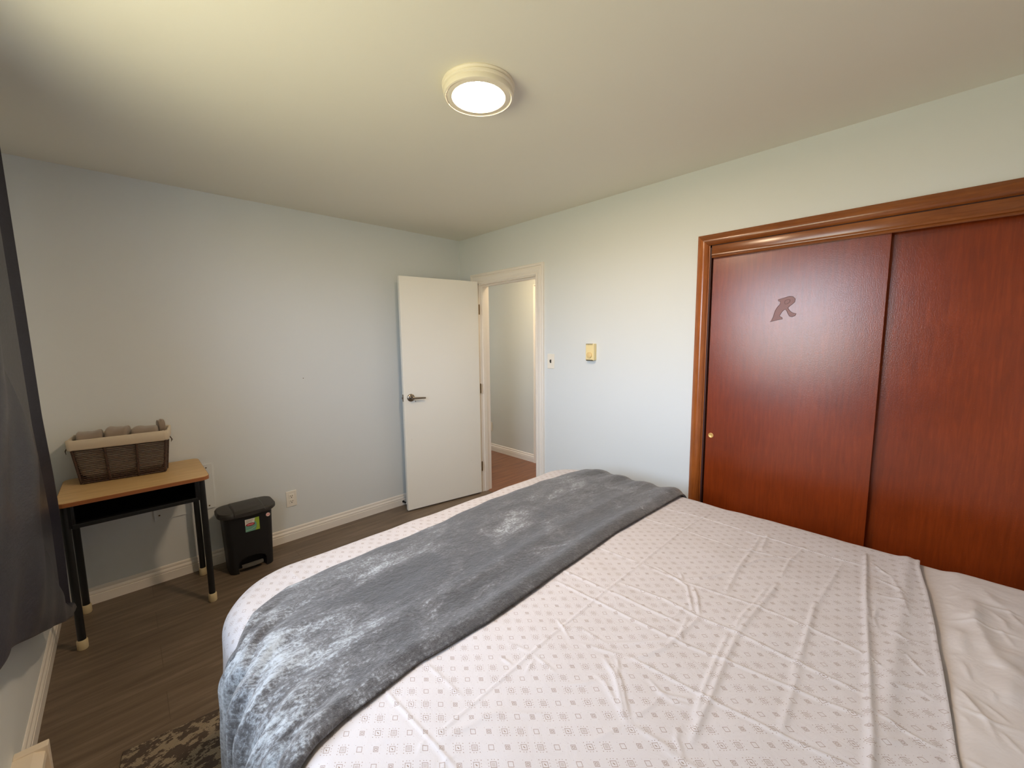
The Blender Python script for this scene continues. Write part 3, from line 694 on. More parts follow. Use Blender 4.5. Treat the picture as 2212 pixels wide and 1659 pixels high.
# open-front book box
bx0, bx1, by0, by1, bz0, bz1 = DX0+0.045, DX1-0.058, DYf+0.035, DYb-0.03, DZT-0.138, DZT-0.021
b = MB(); tk = 0.003
b.box(bx0, bx1, by0, by1, bz0, bz0+tk); b.box(bx0, bx0+tk, by0, by1, bz0, bz1); b.box(bx1-tk, bx1, by0, by1, bz0, bz1); b.box(bx0, bx1, by1-tk, by1, bz0, bz1)
b.box(bx0, bx1, by0-0.001, by0+0.006, bz0-0.004, bz0+0.016, bev=.002); b.build('book_box', M['black_metal'], desk)
lx0, lx1, ly0, ly1 = -2.716, -2.192, -0.462, -0.088
for lx in (lx0, lx1):
    for ly in (ly0, ly1):
        b = MB(); b.tube([(lx, ly, 0.03), (lx, ly, DZT-0.021)], 0.0155, 20)
        sgn = 1 if lx == lx0 else -1
        b.box(lx, lx+sgn*0.032, ly-0.012, ly+0.012, bz0-0.002, DZT-0.021, bev=.002)
        lg = b.build('leg', M['black_metal'], desk, angle=40)
        MB().lathe([(0.0185, 0.0), (0.0205, 0.004), (0.0205, 0.044), (0.0185, 0.049), (0.0158, 0.049)], c=(lx, ly, 0), n=24).build('foot_cap', M['foot_cap'], lg, angle=40)
for lx in (lx0, lx1): MB().box(lx-0.010, lx+0.010, ly0, ly1, DZT-0.045, DZT-0.022, bev=.003).build('side_rail', M['black_metal'], desk)

# ------------------------------------------------------------------ basket
ba = thing('storage_basket', 'dark woven basket with a cream fabric liner standing on the desk', 'basket', (-2.488, -0.150, DZT))
BT = Matrix.Translation((-2.490, -0.150, DZT+0.0025)) @ Matrix.Rotation(math.radians(-7), 4, 'Z')
bw0, bw1, bd0, bd1, bh = 0.172, 0.196, 0.074, 0.092, 0.238       # half sizes bottom/top
def bring(s, grow=0.0, n=7, rad=0.018, z=None):
    hw = bw0+(bw1-bw0)*s+grow; hd = bd0+(bd1-bd0)*s+grow; zz = bh*s if z is None else z
    return [Vector((p[0], p[1], zz)) for p in rrect(-hw, hw, -hd, hd, rad, n)]
def dens(ring, k=4, wob=0.0, ph=0.0):
    out = []
    for i, p in enumerate(ring):
        q = ring[(i+1) % len(ring)]; kk = max(1, int((q-p).length/0.008))
        for j in range(kk):
            s = j/kk; o = p.lerp(q, s); o.z += wob*math.sin(len(out)*0.35+ph); out.append(o)
    return out
b = MB(); rows = 22
for i in range(rows):
    s = 0.02+0.86*i/(rows-1); rg = [BT @ p for p in dens(bring(s), wob=0.0006, ph=i*1.7)]
    b.tube(rg, 0.0024 if i > 2 else 0.0036, 6, closed=True)
b.build('woven_sides', M['wicker'], ba, smooth=True)
b = MB()
for xx in (-0.333, 0.333):
    for sd in (-1, 1):
        b.tube([BT @ Vector((xx*(bw0+(bw1-bw0)*s), sd*(bd0+(bd1-bd0)*s+0.002), bh*s)) for s in np.linspace(0.0, 0.93, 10)], 0.0062, 8)
for sd in (-1, 1): b.tube([BT @ Vector((sd*(bw0+(bw1-bw0)*s+0.002), 0, bh*s)) for s in np.linspace(0, 0.93, 10)], 0.0062, 8)
for sx_ in (-1, 1):
    for sd in (-1, 1): b.tube([BT @ Vector((sx_*(bw0+(bw1-bw0)*s-0.004), sd*(bd0+(bd1-bd0)*s-0.004), bh*s)) for s in np.linspace(0, 0.96, 10)], 0.0058, 8)
for s in (0.012, 0.985): b.tube([BT @ p for p in dens(bring(s, 0.0))], 0.0045, 8, closed=True)
b.build('wire_frame', M['wicker'], ba, smooth=True)
# liner: bag inside, folded over the rim
prof = [(0.17, -0.028, 0.045), (0.10, -0.016, 0.070), (0.20, -0.009, None), (0.55, -0.0075, None), (0.97, -0.0065, None), (1.012, -0.002, None), (1.016, 0.004, None), (1.0, 0.0095, None), (0.90, 0.0105, None), (0.795, 0.012, None), (0.785, 0.009, None)]
vs = []; rings = [bring(0.03, -0.030, n=7, rad=0.03, z=0.010)]
for s, g, zz in prof[2:]: rings.append(bring(s, g, rad=0.02))
b = MB(); nr = len(rings[0]); vs = []
for k, rg in enumerate(rings):
    for i, p in enumerate(rg):
        q = p.copy()
        if k >= 3: q.z += 0.0022*math.sin(i*1.9+k)
        vs.append(BT @ q)
fs = [tuple(range(nr))]
for k in range(len(rings)-1): fs += [(k*nr+i, k*nr+(i+1) % nr, (k+1)*nr+(i+1) % nr, (k+1)*nr+i) for i in range(nr)]
b.add(vs, fs); b.build('fabric_liner', M['liner'], ba, smooth=True)
for sx_ in (-1, 1):
    b = MB()
    for k in range(3):
        p0 = Vector((sx_*(bw1+0.010), -bd1*0.75+0.01*k, bh*0.83)); b.tube([BT @ p0, BT @ (p0+Vector((sx_*0.006, -0.003*k, -0.012))), BT @ (p0+Vector((sx_*(0.004+0.003*k), 0.002, -0.030+0.004*k)))], 0.0014, 6)
    b.build('tie_string', M['wicker'], ba, smooth=True)

# towels lying in the basket: each a soft folded bundle
def towel(cx_, cy_, cz_, lx, ly, lz, rot, layers, label):
    nu, nv = 40, 24; th_ = np.linspace(0, 2*np.pi, nu, endpoint=False); ss = np.linspace(0, 1, nv)
    T_, V_ = np.meshgrid(th_, ss); px = 2.6
    # superellipse section in the y-z plane, swept along x with soft ends
    endw = (1-np.abs(2*V_-1)**6)**(1/3.0)*0.16+0.84*(1-np.abs(2*V_-1)**14)**(1/2.0)
    cy2 = np.sign(np.cos(T_))*np.abs(np.cos(T_))**(2/px); sz2 = np.sign(np.sin(T_))*np.abs(np.sin(T_))**(2/px)
    crease = 1-0.035*np.clip(np.cos(layers*2*np.pi*(sz2*0.5+0.5)), 0, 1)*(np.abs(cy2) > 0.5)
    X = (V_-0.5)*lx; Y = cy2*ly/2*endw*crease; Z = sz2*lz/2*endw + 0.003*np.sin(V_*7+T_+cx_*50)*endw+0.0012*np.sin(V_*15+cx_*40)
    c_, s_ = math.cos(rot), math.sin(rot); P = []
    for a_, b_, d_ in zip(X.ravel(), Y.ravel(), Z.ravel()): P.append(BT @ Vector((cx_+a_*c_-b_*s_, cy_+a_*s_+b_*c_, cz_+d_)))
    fs = [(j*nu+i, j*nu+(i+1) % nu, (j+1)*nu+(i+1) % nu, (j+1)*nu+i) for j in range(nv-1) for i in range(nu)]
    fs += [tuple(range(nu)), tuple((nv-1)*nu+i for i in range(nu))]
    return tag(MB().add(P, fs).build('towel', M['towel'], smooth=True), label, 'towel', 'folded towels in the basket')
towel(-0.126, 0.0, 0.226, 0.108, 0.150, 0.080, 0.12, 2, 'taupe folded towel at the left end of the basket on the desk')
towel(-0.016, 0.003, 0.232, 0.098, 0.150, 0.086, -0.03, 3, 'taupe folded towel in the middle of the basket on the desk')
towel(0.097, -0.004, 0.226, 0.116, 0.145, 0.076, -0.02, 3, 'taupe folded towel on the right side of the basket on the desk')
towel(0.163, 0.045, 0.247, 0.034, 0.070, 0.080, 0.3, 1, 'taupe rolled cloth standing up in the back right corner of the basket')

# ------------------------------------------------------------------ trash can
tc_ = thing('trash_can', 'slim black plastic pedal trash can with a dark grey lid beside the desk', 'trash can', (-1.945, -0.155, 0))
cxb, cyb = -1.945, -0.158
def drect(hw, hd, bow, n=10, cx=cxb, cy=cyb, rad=0.03):
    """rounded rectangle whose front (-y) bows outwards"""
    base = rrect(-hw, hw, -hd, hd, rad, 5); fine = []
    for i, p in enumerate(base):
        q = base[(i+1) % len(base)]; kk = 36 if i % 6 == 5 else 1
        for j in range(kk): fine.append((p[0]+(q[0]-p[0])*j/kk, p[1]+(q[1]-p[1])*j/kk))
    out = []
    for x_, y_ in fine:
        if y_ < 0: y_ -= bow*(1-(x_/hw)**2)*min(1, -y_/hd)
        out.append((cx+x_, cy+y_))
    return out
def loft(mb, secs, m=None, cap0=True, cap1=True):
    n = len(secs[0][0]); vs = []
    for ring_, z_ in secs:
        for i, p in enumerate(ring_):
            vs.append((p[0], p[1], z_[i] if hasattr(z_, '__len__') else z_))
    fs = []
    for k in range(len(secs)-1): fs += [(k*n+i, k*n+(i+1) % n, (k+1)*n+(i+1) % n, (k+1)*n+i) for i in range(n)]
    if cap0: fs.append(tuple(reversed(range(n))))
    if cap1: fs.append(tuple((len(secs)-1)*n+i for i in range(n)))
    return mb.add(vs, fs, m)
zs = [0.0, 0.006]+[0.012+0.006*i for i in range(20)]+[0.16, 0.22, 0.28, 0.34, 0.376, 0.380]
secs = []
for zz in zs:
    k = zz/0.38; hw = 0.124+0.013*k; hd = 0.086+0.003*k; rgn = []
    for x_, y_ in drect(hw, hd, 0.016, n=10):
        dx_ = abs(x_-cxb)
        arch = 0.055+0.045*max(0.0, 1-(dx_/0.076)**2)**0.5 if dx_ < 0.076 else -1
        if y_ < cyb and zz < arch: y_ += 0.075*min(1.0, max(0.0, (0.080-dx_)/0.006))
        rgn.append((x_, y_))
    secs.append((rgn, zz))
b = MB(); loft(b, secs); body = b.build('body', M['black_plastic'], tc_, angle=45)
yfr = cyb-0.100
pv = []; 
b = MB(); ped = [(-0.060, 0.0), (-0.060, -0.020), (-0.03, -0.030), (0.0, -0.033), (0.03, -0.030), (0.060, -0.020), (0.060, 0.0)]
b.prism([(cxb+x_, yfr+0.022+y_) for x_, y_ in ped], 0.032, 0.046); b.build('pedal', M['grey_plastic'], tc_)
# lid: rim, then a raised centre hatch
b = MB(); loft(b, [(drect(0.158, 0.098, 0.030, rad=0.055), 0.380), (drect(0.164, 0.103, 0.032, rad=0.06), 0.386), (drect(0.164, 0.103, 0.032, rad=0.06), 0.404), (drect(0.158, 0.098, 0.030, rad=0.06), 0.414), (drect(0.12, 0.07, 0.022, rad=0.05), 0.424)])
lid = b.build('lid', M['lid_plastic'], tc_, angle=35)
b = MB(); hatch = [(-0.088, 0.0), (-0.085, 0.010), (-0.078, 0.0145), (0.078, 0.0145), (0.085, 0.010), (0.088, 0.0)]
vs = []; yl = np.linspace(-0.136, 0.102, 14)
for yy in yl:
    rise = 0.012*(1-((yy+0.017)/0.119)**2)+0.0
    edge = 0.414+max(0, rise)-0.010*max(0, abs((yy+0.017)/0.119)**8)
    for x_, z_ in hatch: vs.append((cxb+x_*(1-0.03*abs(yy)), cyb+yy, edge-0.012+z_+0.004))
nh = len(hatch); fs = [(k*nh+i, k*nh+i+1, (k+1)*nh+i+1, (k+1)*nh+i) for k in range(len(yl)-1) for i in range(nh-1)]
fs += [tuple(range(nh)), tuple((len(yl)-1)*nh+i for i in range(nh))]+[(k*nh, (k+1)*nh, (k+1)*nh+nh-1, k*nh+nh-1) for k in range(len(yl)-1)]
b.add(vs, fs); b.build('lid_hatch', M['lid_plastic'], lid, angle=30)
# product sticker (graphic shapes) and round maple-leaf sticker
yst = cyb-0.088-0.0165
def yface(x_, z_): 
    k = z_/0.38; hw = 0.124+0.013*k; hd = 0.086+0.003*k; bow = 0.016
    return cyb-hd-bow*(1-((x_-cxb)/hw)**2)-0.0004
def flat(mb, poly, off, m):
    mid = sum(p[0] for p in poly)/len(poly); yb_ = min(yface(sx0+sw*0.75, 0.30), yface(sx0+sw*0.75, 0.35)) if mid < sx0+sw+0.01 else yface(rcx-0.010, rcz)
    front = [(x_, yb_-off-0.0005, z_) for x_, z_ in poly]; back = [(x_, yb_+0.0004, z_) for x_, z_ in poly]; n = len(poly)
    mb.add(front+back, [tuple(range(n)), tuple(reversed(range(n, 2*n)))]+[(i, (i+1) % n, n+(i+1) % n, n+i) for i in range(n)], m)
rcx, rcz, rr0 = -1.838, 0.346, 0.0125
sx0, sz0, sw, sh = -1.972, 0.268, 0.080, 0.084
def U(p): return (sx0+p[0]*sw, sz0+p[1]*sh)
b = MB(); flat(b, [U(p) for p in [(0, 0), (1, 0), (1, 1), (0, 1)]], 0.0, M['st_teal'])
flat(b, [U(p) for p in [(0.0, 0.52), (0.62, 0.60), (0.74, 0.98), (0.0, 0.998)]], 0.0004, M['bin_logo_white'])
flat(b, [U(p) for p in [(0.68, 0.0), (1.0, 0.0), (1.0, 1.0), (0.73, 1.0), (0.66, 0.80), (0.80, 0.55), (0.78, 0.25)]], 0.0005, M['st_green'])
flat(b, [U(p) for p in [(0, 0.14), (0.40, 0.17), (0.66, 0.30), (0.72, 0.36), (0.70, 0.27), (0.42, 0.12), (0, 0.09)]], 0.0006, M['st_teal_light'])
st = b.build('product_sticker', M['st_teal'], tc_); st['label'] = 'white, teal and lime green paper sticker'
b = MB()
for k, (a0, a1) in enumerate([(0.07, 0.58), (0.07, 0.52), (0.07, 0.48)]): flat(b, [U((a0, 0.90-k*0.08)), U((a1, 0.91-k*0.08)), U((a1, 0.885-k*0.08)), U((a0, 0.875-k*0.08))], 0.0008, M['st_grey'])
b.build('fine_print', M['st_grey'], st)
ell = lambda cx_, cz_, a_, b_, n=28: [(cx_+a_*math.cos(2*math.pi*i/n), cz_+b_*math.sin(2*math.pi*i/n)) for i in range(n)]
b = MB(); flat(b, [U(p) for p in ell(0.36, 0.55, 0.32, 0.12)], 0.0009, M['st_darkred']); flat(b, [U(p) for p in ell(0.36, 0.55, 0.28, 0.09)], 0.0012, M['st_red'])
flat(b, [U(p) for p in [(0.16, 0.535), (0.56, 0.535), (0.56, 0.57), (0.16, 0.57)]], 0.0014, M['st_pink']); b.build('red_oval', M['st_red'], st)
b = MB(); flat(b, ell(rcx, rcz, rr0, rr0), 0.0, M['st_pink']); rs = b.build('round_sticker', M['st_pink'], tc_); rs['label'] = 'small round white sticker with a red leaf and two bars'
b = MB(); leaf = [(0, -0.45), (0.05, -0.15), (0.30, -0.20), (0.26, -0.08), (0.48, 0.10), (0.38, 0.16), (0.40, 0.30), (0.18, 0.22), (0.16, 0.40), (0.08, 0.34), (0, 0.55), (-0.08, 0.34), (-0.16, 0.40), (-0.18, 0.22), (-0.40, 0.30), (-0.38, 0.16), (-0.48, 0.10), (-0.26, -0.08), (-0.30, -0.20), (-0.05, -0.15)]
flat(b, [(rcx+x_*0.0085, rcz+z_*0.0085) for x_, z_ in leaf], 0.0004, M['st_red'])
for sg in (-1, 1): flat(b, [(rcx+sg*0.0072, rcz-0.006), (rcx+sg*0.0092, rcz-0.005), (rcx+sg*0.0092, rcz+0.005), (rcx+sg*0.0072, rcz+0.006)], 0.0004, M['st_red'])
b.build('leaf_emblem', M['st_red'], rs)
# ------------------------------------------------------------------ bed
BXL, BXR, BYF, BYH = -2.303, -0.345, -1.605, -3.66
ZT, RD = 0.660, 0.075          # mattress top and edge radius
bed = thing('bed', 'king size bed with mattress and box spring filling the foreground', 'bed', ((BXL+BXR)/2, (BYF+BYH)/2, 0))
def soft_box(mb, x0, x1, y0, y1, z0, z1, r):
    return mb.box(x0, x1, y0, y1, z0, z1, bev=r)
bm = bmesh.new(); bmesh.ops.create_cube(bm, size=1)
for v_ in bm.verts: v_.co = Vector(((BXL+BXR)/2+v_.co.x*(BXR-BXL-0.03), (BYF+BYH)/2+v_.co.y*(BYF-BYH-0.03), 0.505+v_.co.z*0.29))
bmesh.ops.bevel(bm, geom=[e_ for e_ in bm.edges if abs(e_.verts[0].co.z-e_.verts[1].co.z) > 0.1], offset=0.13, segments=8, affect='EDGES')
bmesh.ops.bevel(bm, geom=[e_ for e_ in bm.edges if abs(e_.verts[0].co.z-e_.verts[1].co.z) < 0.01 and len(e_.link_faces) == 2 and abs(e_.link_faces[0].normal.z-e_.link_faces[1].normal.z) > 0.5], offset=0.055, segments=5, affect='EDGES')
MB().bm(bm).build('mattress', M['mattress'], bed, angle=40)
MB().box(BXL+0.03, BXR-0.03, BYH+0.03, BYF-0.03, 0.13, 0.36, bev=.03).build('box_spring', M['mattress'], bed, angle=40)
for x_ in (BXL+0.12, BXR-0.12):
    for y_ in (BYH+0.12, BYF-0.12): MB().lathe([(0.022, 0), (0.028, 0.13)], c=(x_, y_, 0), n=20).build('leg', M['black_plastic'], bed, smooth=True)

def drape(u, v, off, disp=0.0, flare=0.10, rc=0.17, rin=None):
    x0, x1, y1 = BXL+RD, BXR-RD, BYF-RD; y0 = -6.0
    cx_, cy_ = (x0+x1)/2, (y0+y1)/2; hx_, hy_ = (x1-x0)/2, (y1-y0)/2
    px, py = u-cx_, v-cy_; qx = np.abs(px)-hx_+rc; qy = np.abs(py)-hy_+rc
    mx, my = np.maximum(qx, 0), np.maximum(qy, 0); ln = np.sqrt(mx*mx+my*my)
    d = ln+np.minimum(np.maximum(qx, qy), 0)-rc; ln = np.where(ln < 1e-9, 1, ln)
    nx_, ny_ = np.sign(px)*mx/ln, np.sign(py)*my/ln; d = np.maximum(d, 0)
    bx, by = u-nx_*d, v-ny_*d; R_ = RD+off
    th_ = np.clip(d/R_, 0, math.pi/2); ex = np.maximum(0, d-R_*math.pi/2)
    s_, c_ = np.sin(th_), np.cos(th_)
    x = bx+nx_*(R_*s_+flare*ex+disp*s_); y = by+ny_*(R_*s_+flare*ex+disp*s_); z = ZT-RD+R_*c_-ex+disp*c_
    return x, y, z, d
def wob(x, y, seed, f, n=9):
    r = np.random.RandomState(seed); o = 0*x
    for _ in range(n):
        a = r.uniform(0, 2*np.pi); k = f*r.uniform(0.5, 1.6); o = o+np.sin(k*(x*math.cos(a)+y*math.sin(a))+r.uniform(0, 6.28))
    return o/math.sqrt(n)
def ridges(X, Y, lst, gain=1.0):
    out = np.zeros_like(X)
    xs, ys = X[0], Y[:, 0]
    for h, w, pts in lst:
        h *= 0.001*gain; w *= 0.001; P = np.array(pts); pad = w*4
        i0, i1 = np.searchsorted(xs, [P[:, 0].min()-pad, P[:, 0].max()+pad]); j0, j1 = np.searchsorted(ys, [P[:, 1].min()-pad, P[:, 1].max()+pad])
        if i1 <= i0 or j1 <= j0: continue
        xx, yy = X[j0:j1, i0:i1], Y[j0:j1, i0:i1]; best = np.full(xx.shape, 9.0); tt = np.zeros(xx.shape); acc = 0
        tot = sum(np.linalg.norm(P[k+1]-P[k]) for k in range(len(P)-1))
        for k in range(len(P)-1):
            a, b_ = P[k], P[k+1]; L_ = np.linalg.norm(b_-a)+1e-9; t_ = np.clip(((xx-a[0])*(b_-a)[0]+(yy-a[1])*(b_-a)[1])/L_**2, 0, 1)
            dd = np.hypot(xx-a[0]-t_*(b_-a)[0], yy-a[1]-t_*(b_-a)[1]); m_ = dd < best
            best = np.where(m_, dd, best); tt = np.where(m_, acc+t_*L_, tt); acc += L_
        e_ = min(0.04, tot*0.35); taper = np.clip(np.minimum(tt, tot-tt)/e_, 0, 1)**0.7*0.85+0.15
        prof_ = np.exp(-(best/w)**1.6)-0.22*np.exp(-(best/(2.2*w))**2)
        out[j0:j1, i0:i1] += h*prof_*taper
    return out
SHEET =[(3,4,[[-2.073,-2.419],[-2.056,-2.703]]),(3,4,[[-2.048,-2.604],[-1.598,-2.584],[-1.35,-2.578],[-0.686,-2.579],[-0.618,-2.586],[-0.495,-2.597]]),(3,5,[[-1.445,-2.427],[-1.435,-2.584],[-1.421,-2.856],[-1.371,-3.107],[-1.351,-3.242]]),(3,5,[[-1.379,-2.391],[-1.363,-2.577]]),(3,5,[[-1.363,-2.577],[-1.346,-2.824]]),(3,5,[[-1.297,-2.584],[-1.272,-2.73],[-1.283,-2.847],[-1.274,-2.932],[-1.274,-3.235]]),(3,4,[[-1.568,-2.775],[-1.547,-2.975],[-1.527,-3.109],[-1.501,-3.248]]),(2.5,5,[[-1.137,-2.584],[-1.138,-2.734],[-1.118,-2.869],[-1.105,-2.956],[-1.107,-3.085],[-1.118,-3.219]]),(2.5,4,[[-1.159,-2.311],[-1.145,-2.491],[-1.135,-2.575]]),(2.5,4,[[-0.78,-2.359],[-0.765,-2.572],[-0.766,-2.791],[-0.699,-3.0]]),(3,4,[[-0.607,-2.377],[-0.585,-2.62],[-0.595,-2.812],[-0.587,-2.993],[-0.579,-3.19]]),(5,9,[[-1.28,-2.95],[-1.402,-2.958],[-1.525,-2.972],[-1.604,-2.978],[-1.679,-2.986]]),(4,7,[[-1.287,-2.931],[-1.41,-2.94],[-1.533,-2.955],[-1.621,-2.969]]),(5,9,[[-0.93,-2.966],[-1.102,-2.958],[-1.177,-2.953],[-1.28,-2.95]]),(4,7,[[-0.957,-2.948],[-1.118,-2.942],[-1.209,-2.934],[-1.279,-2.939]]),(5,9,[[-0.561,-2.846],[-0.729,-2.863]]),(4,8,[[-0.593,-2.827],[-0.743,-2.837],[-0.9,-2.84],[-1.111,-2.86]]),(3,6,[[-0.569,-2.976],[-0.721,-2.958],[-0.89,-2.963]]),(3,9,[[-0.603,-3.117],[-0.959,-3.086],[-1.19,-3.095],[-1.342,-3.102],[-1.533,-3.11]]),(3,6,[[-0.951,-3.079],[-1.185,-3.09],[-1.334,-3.091]]),(3,6,[[-0.933,-2.836],[-1.04,-2.795],[-1.12,-2.733]]),(3,5,[[-0.933,-2.836],[-0.803,-2.875],[-0.722,-2.925]]),(3,5,[[-1.117,-2.623],[-1.134,-2.702],[-1.152,-2.754],[-1.277,-2.826]]),(3,5,[[-1.092,-2.706],[-1.135,-2.736]]),(4,6,[[-1.137,-2.769],[-1.196,-2.806],[-1.274,-2.844]]),(4,8,[[-1.283,-2.847],[-1.393,-2.838],[-1.468,-2.831],[-1.536,-2.806],[-1.58,-2.782]]),(3,6,[[-1.421,-2.856],[-1.385,-2.835],[-1.296,-2.821]]),(2.5,5,[[-1.572,-2.771],[-1.596,-2.715],[-1.617,-2.661]]),(2,5,[[-1.576,-2.702],[-1.491,-2.781],[-1.421,-2.833]]),(4,7,[[-1.617,-2.736],[-1.645,-2.785],[-1.733,-2.866]]),(3,5,[[-1.608,-2.755],[-1.651,-2.806],[-1.726,-2.872]]),(3,5,[[-1.594,-2.759],[-1.626,-2.785]]),(2,6,[[-1.733,-2.866],[-1.68,-2.777],[-1.677,-2.744]]),(2,6,[[-1.734,-2.872],[-1.668,-2.886],[-1.603,-2.895]]),(2,6,[[-1.734,-2.872],[-1.784,-2.856],[-1.831,-2.836]]),(2.5,6,[[-1.735,-2.878],[-1.728,-2.918],[-1.721,-2.969],[-1.726,-2.993]]),(2.5,6,[[-1.726,-2.993],[-1.691,-2.96],[-1.662,-2.956]]),(2.5,6,[[-1.726,-2.993],[-1.72,-3.027]]),(2,6,[[-1.726,-2.993],[-1.735,-2.949]]),(2,6,[[-1.733,-2.992],[-1.764,-2.989]]),(3,5,[[-1.597,-2.85],[-1.61,-2.888],[-1.6,-2.914],[-1.57,-2.96]]),(2.5,5,[[-1.615,-2.875],[-1.611,-2.919],[-1.591,-2.954]]),(3,5,[[-1.753,-2.718],[-1.725,-2.741],[-1.688,-2.764]]),(3,4,[[-1.589,-2.551],[-1.608,-2.595],[-1.57,-2.596]]),(2,4,[[-1.608,-2.595],[-1.623,-2.622]]),(2,4,[[-1.608,-2.595],[-1.57,-2.626],[-1.568,-2.71]]),(3,9,[[-2.055,-2.615],[-2.006,-2.63],[-1.954,-2.643],[-1.905,-2.663]]),(2,5,[[-1.905,-2.674],[-1.845,-2.73],[-1.817,-2.739]]),(2,5,[[-2.158,-2.531],[-2.129,-2.535],[-2.111,-2.548]]),(2,5,[[-2.096,-2.61],[-2.077,-2.599],[-2.061,-2.599]]),(2,5,[[-2.079,-2.671],[-2.061,-2.66],[-2.032,-2.67]]),(2,5,[[-1.96,-2.407],[-1.953,-2.503],[-1.951,-2.571]]),(2,5,[[-1.761,-2.521],[-1.74,-2.584]]),(2,4,[[-1.738,-2.594],[-1.744,-2.677]]),(3,4,[[-1.75,-2.611],[-1.798,-2.624]]),(3,4,[[-1.808,-2.545],[-1.803,-2.581]]),(3,6,[[-1.592,-1.696],[-1.586,-1.777],[-1.579,-1.827]]),(3,6,[[-2.079,-1.713],[-2.074,-1.785]]),(2,6,[[-1.402,-1.726],[-1.415,-1.78]]),(2,6,[[-1.196,-2.797],[-1.319,-2.794],[-1.383,-2.784]])]
TURN =[(9,9,[[-0.466,-3.189],[-0.813,-3.204],[-1.051,-3.222],[-1.261,-3.237],[-1.406,-3.247],[-1.498,-3.251],[-1.562,-3.255]]),(3,5,[[-0.53,-3.208],[-0.577,-3.245],[-0.601,-3.273]]),(2.5,5,[[-0.598,-3.211],[-0.581,-3.242],[-0.602,-3.266]]),(3,5,[[-0.649,-3.226],[-0.672,-3.276],[-0.721,-3.317]]),(2.5,6,[[-0.776,-3.24],[-0.763,-3.286],[-0.764,-3.326]]),(4,6,[[-0.847,-3.234],[-0.928,-3.231],[-0.98,-3.242]]),(3,5,[[-0.866,-3.214],[-0.936,-3.223],[-0.989,-3.233]]),(3,5,[[-0.956,-3.266],[-0.974,-3.298],[-0.962,-3.342]]),(2,4,[[-0.964,-3.267],[-0.976,-3.28]]),(3,4,[[-1.04,-3.302],[-1.081,-3.325],[-1.106,-3.346]]),(3,5,[[-1.125,-3.233],[-1.149,-3.258]]),(3,4,[[-1.321,-3.24],[-1.325,-3.273],[-1.335,-3.312],[-1.338,-3.336],[-1.326,-3.366]]),(2.5,7,[[-1.4,-3.248],[-1.39,-3.272],[-1.365,-3.296],[-1.335,-3.314]]),(2,5,[[-1.2,-3.267],[-1.17,-3.326],[-1.187,-3.356]]),(3,8,[[-0.589,-3.273],[-0.718,-3.298],[-0.841,-3.317]]),(2,5,[[-1.121,-3.161],[-1.119,-3.224]])]
PLAIN =[(3,5,[[-0.764,-3.326],[-0.768,-3.361],[-0.742,-3.411],[-0.743,-3.503]]),(3,5,[[-0.62,-3.321],[-0.608,-3.363],[-0.591,-3.386]]),(3,5,[[-0.66,-3.339],[-0.661,-3.366],[-0.68,-3.379]]),(4,7,[[-0.636,-3.453],[-0.674,-3.474],[-0.727,-3.476]]),(4,7,[[-0.582,-3.487],[-0.631,-3.498],[-0.665,-3.51]]),(3,6,[[-0.719,-3.456],[-0.764,-3.473],[-0.803,-3.483]]),(3,6,[[-0.612,-3.435],[-0.596,-3.483],[-0.603,-3.515]]),(10,22,[[-0.595,-3.42],[-0.734,-3.414],[-0.839,-3.432],[-0.944,-3.447]]),(8,25,[[-0.814,-3.496],[-0.887,-3.469],[-0.949,-3.449]]),(8,25,[[-0.91,-3.487],[-0.991,-3.46],[-1.08,-3.455]]),(4,5,[[-0.969,-3.383],[-1.009,-3.39],[-1.044,-3.395]]),(3,5,[[-1.017,-3.347],[-1.036,-3.363],[-1.05,-3.373]]),(3,5,[[-1.048,-3.423],[-1.065,-3.43],[-1.089,-3.43]]),(4,6,[[-1.048,-3.351],[-1.099,-3.372],[-1.145,-3.397],[-1.18,-3.415],[-1.222,-3.423]]),(3,5,[[-1.173,-3.358],[-1.184,-3.37]]),(3,5,[[-1.165,-3.361],[-1.168,-3.396],[-1.172,-3.429],[-1.161,-3.464]]),(3,5,[[-1.188,-3.377],[-1.211,-3.385]]),(2.5,5,[[-1.104,-3.403],[-1.132,-3.432],[-1.153,-3.447]]),(2.5,6,[[-1.323,-3.369],[-1.327,-3.399],[-1.321,-3.425]]),(3,6,[[-1.188,-3.428],[-1.233,-3.457]]),(2,5,[[-0.96,-3.359],[-0.937,-3.381]]),(3,5,[[-0.549,-3.35],[-0.516,-3.365]]),(3,5,[[-0.512,-3.368],[-0.547,-3.389]]),(8,25,[[-0.711,-3.368],[-0.72,-3.4],[-0.68,-3.42]]),(8,28,[[-0.813,-3.345],[-0.834,-3.378],[-0.917,-3.371]]),(6,20,[[-0.481,-3.442],[-0.558,-3.457],[-0.582,-3.487]]),(5,18,[[-1.167,-3.358],[-1.112,-3.372],[-1.14,-3.356],[-1.221,-3.36]])]
SEAM =[[-0.458,-3.295],[-0.632,-3.316],[-0.868,-3.336],[-1.064,-3.349],[-1.221,-3.36],[-1.326,-3.366],[-1.376,-3.37],[-1.461,-3.374]]
FAR =[[-2.299,-1.983],[-2.236,-1.891],[-2.12,-1.818],[-1.894,-1.805],[-1.473,-1.775],[-1.118,-1.75],[-0.779,-1.746],[-0.447,-1.795]]
NEAR =[[-0.487,-2.409],[-1.012,-2.394],[-1.469,-2.413],[-1.763,-2.429],[-1.972,-2.416],[-2.097,-2.432],[-2.176,-2.44],[-2.235,-2.456],[-2.281,-2.473]]

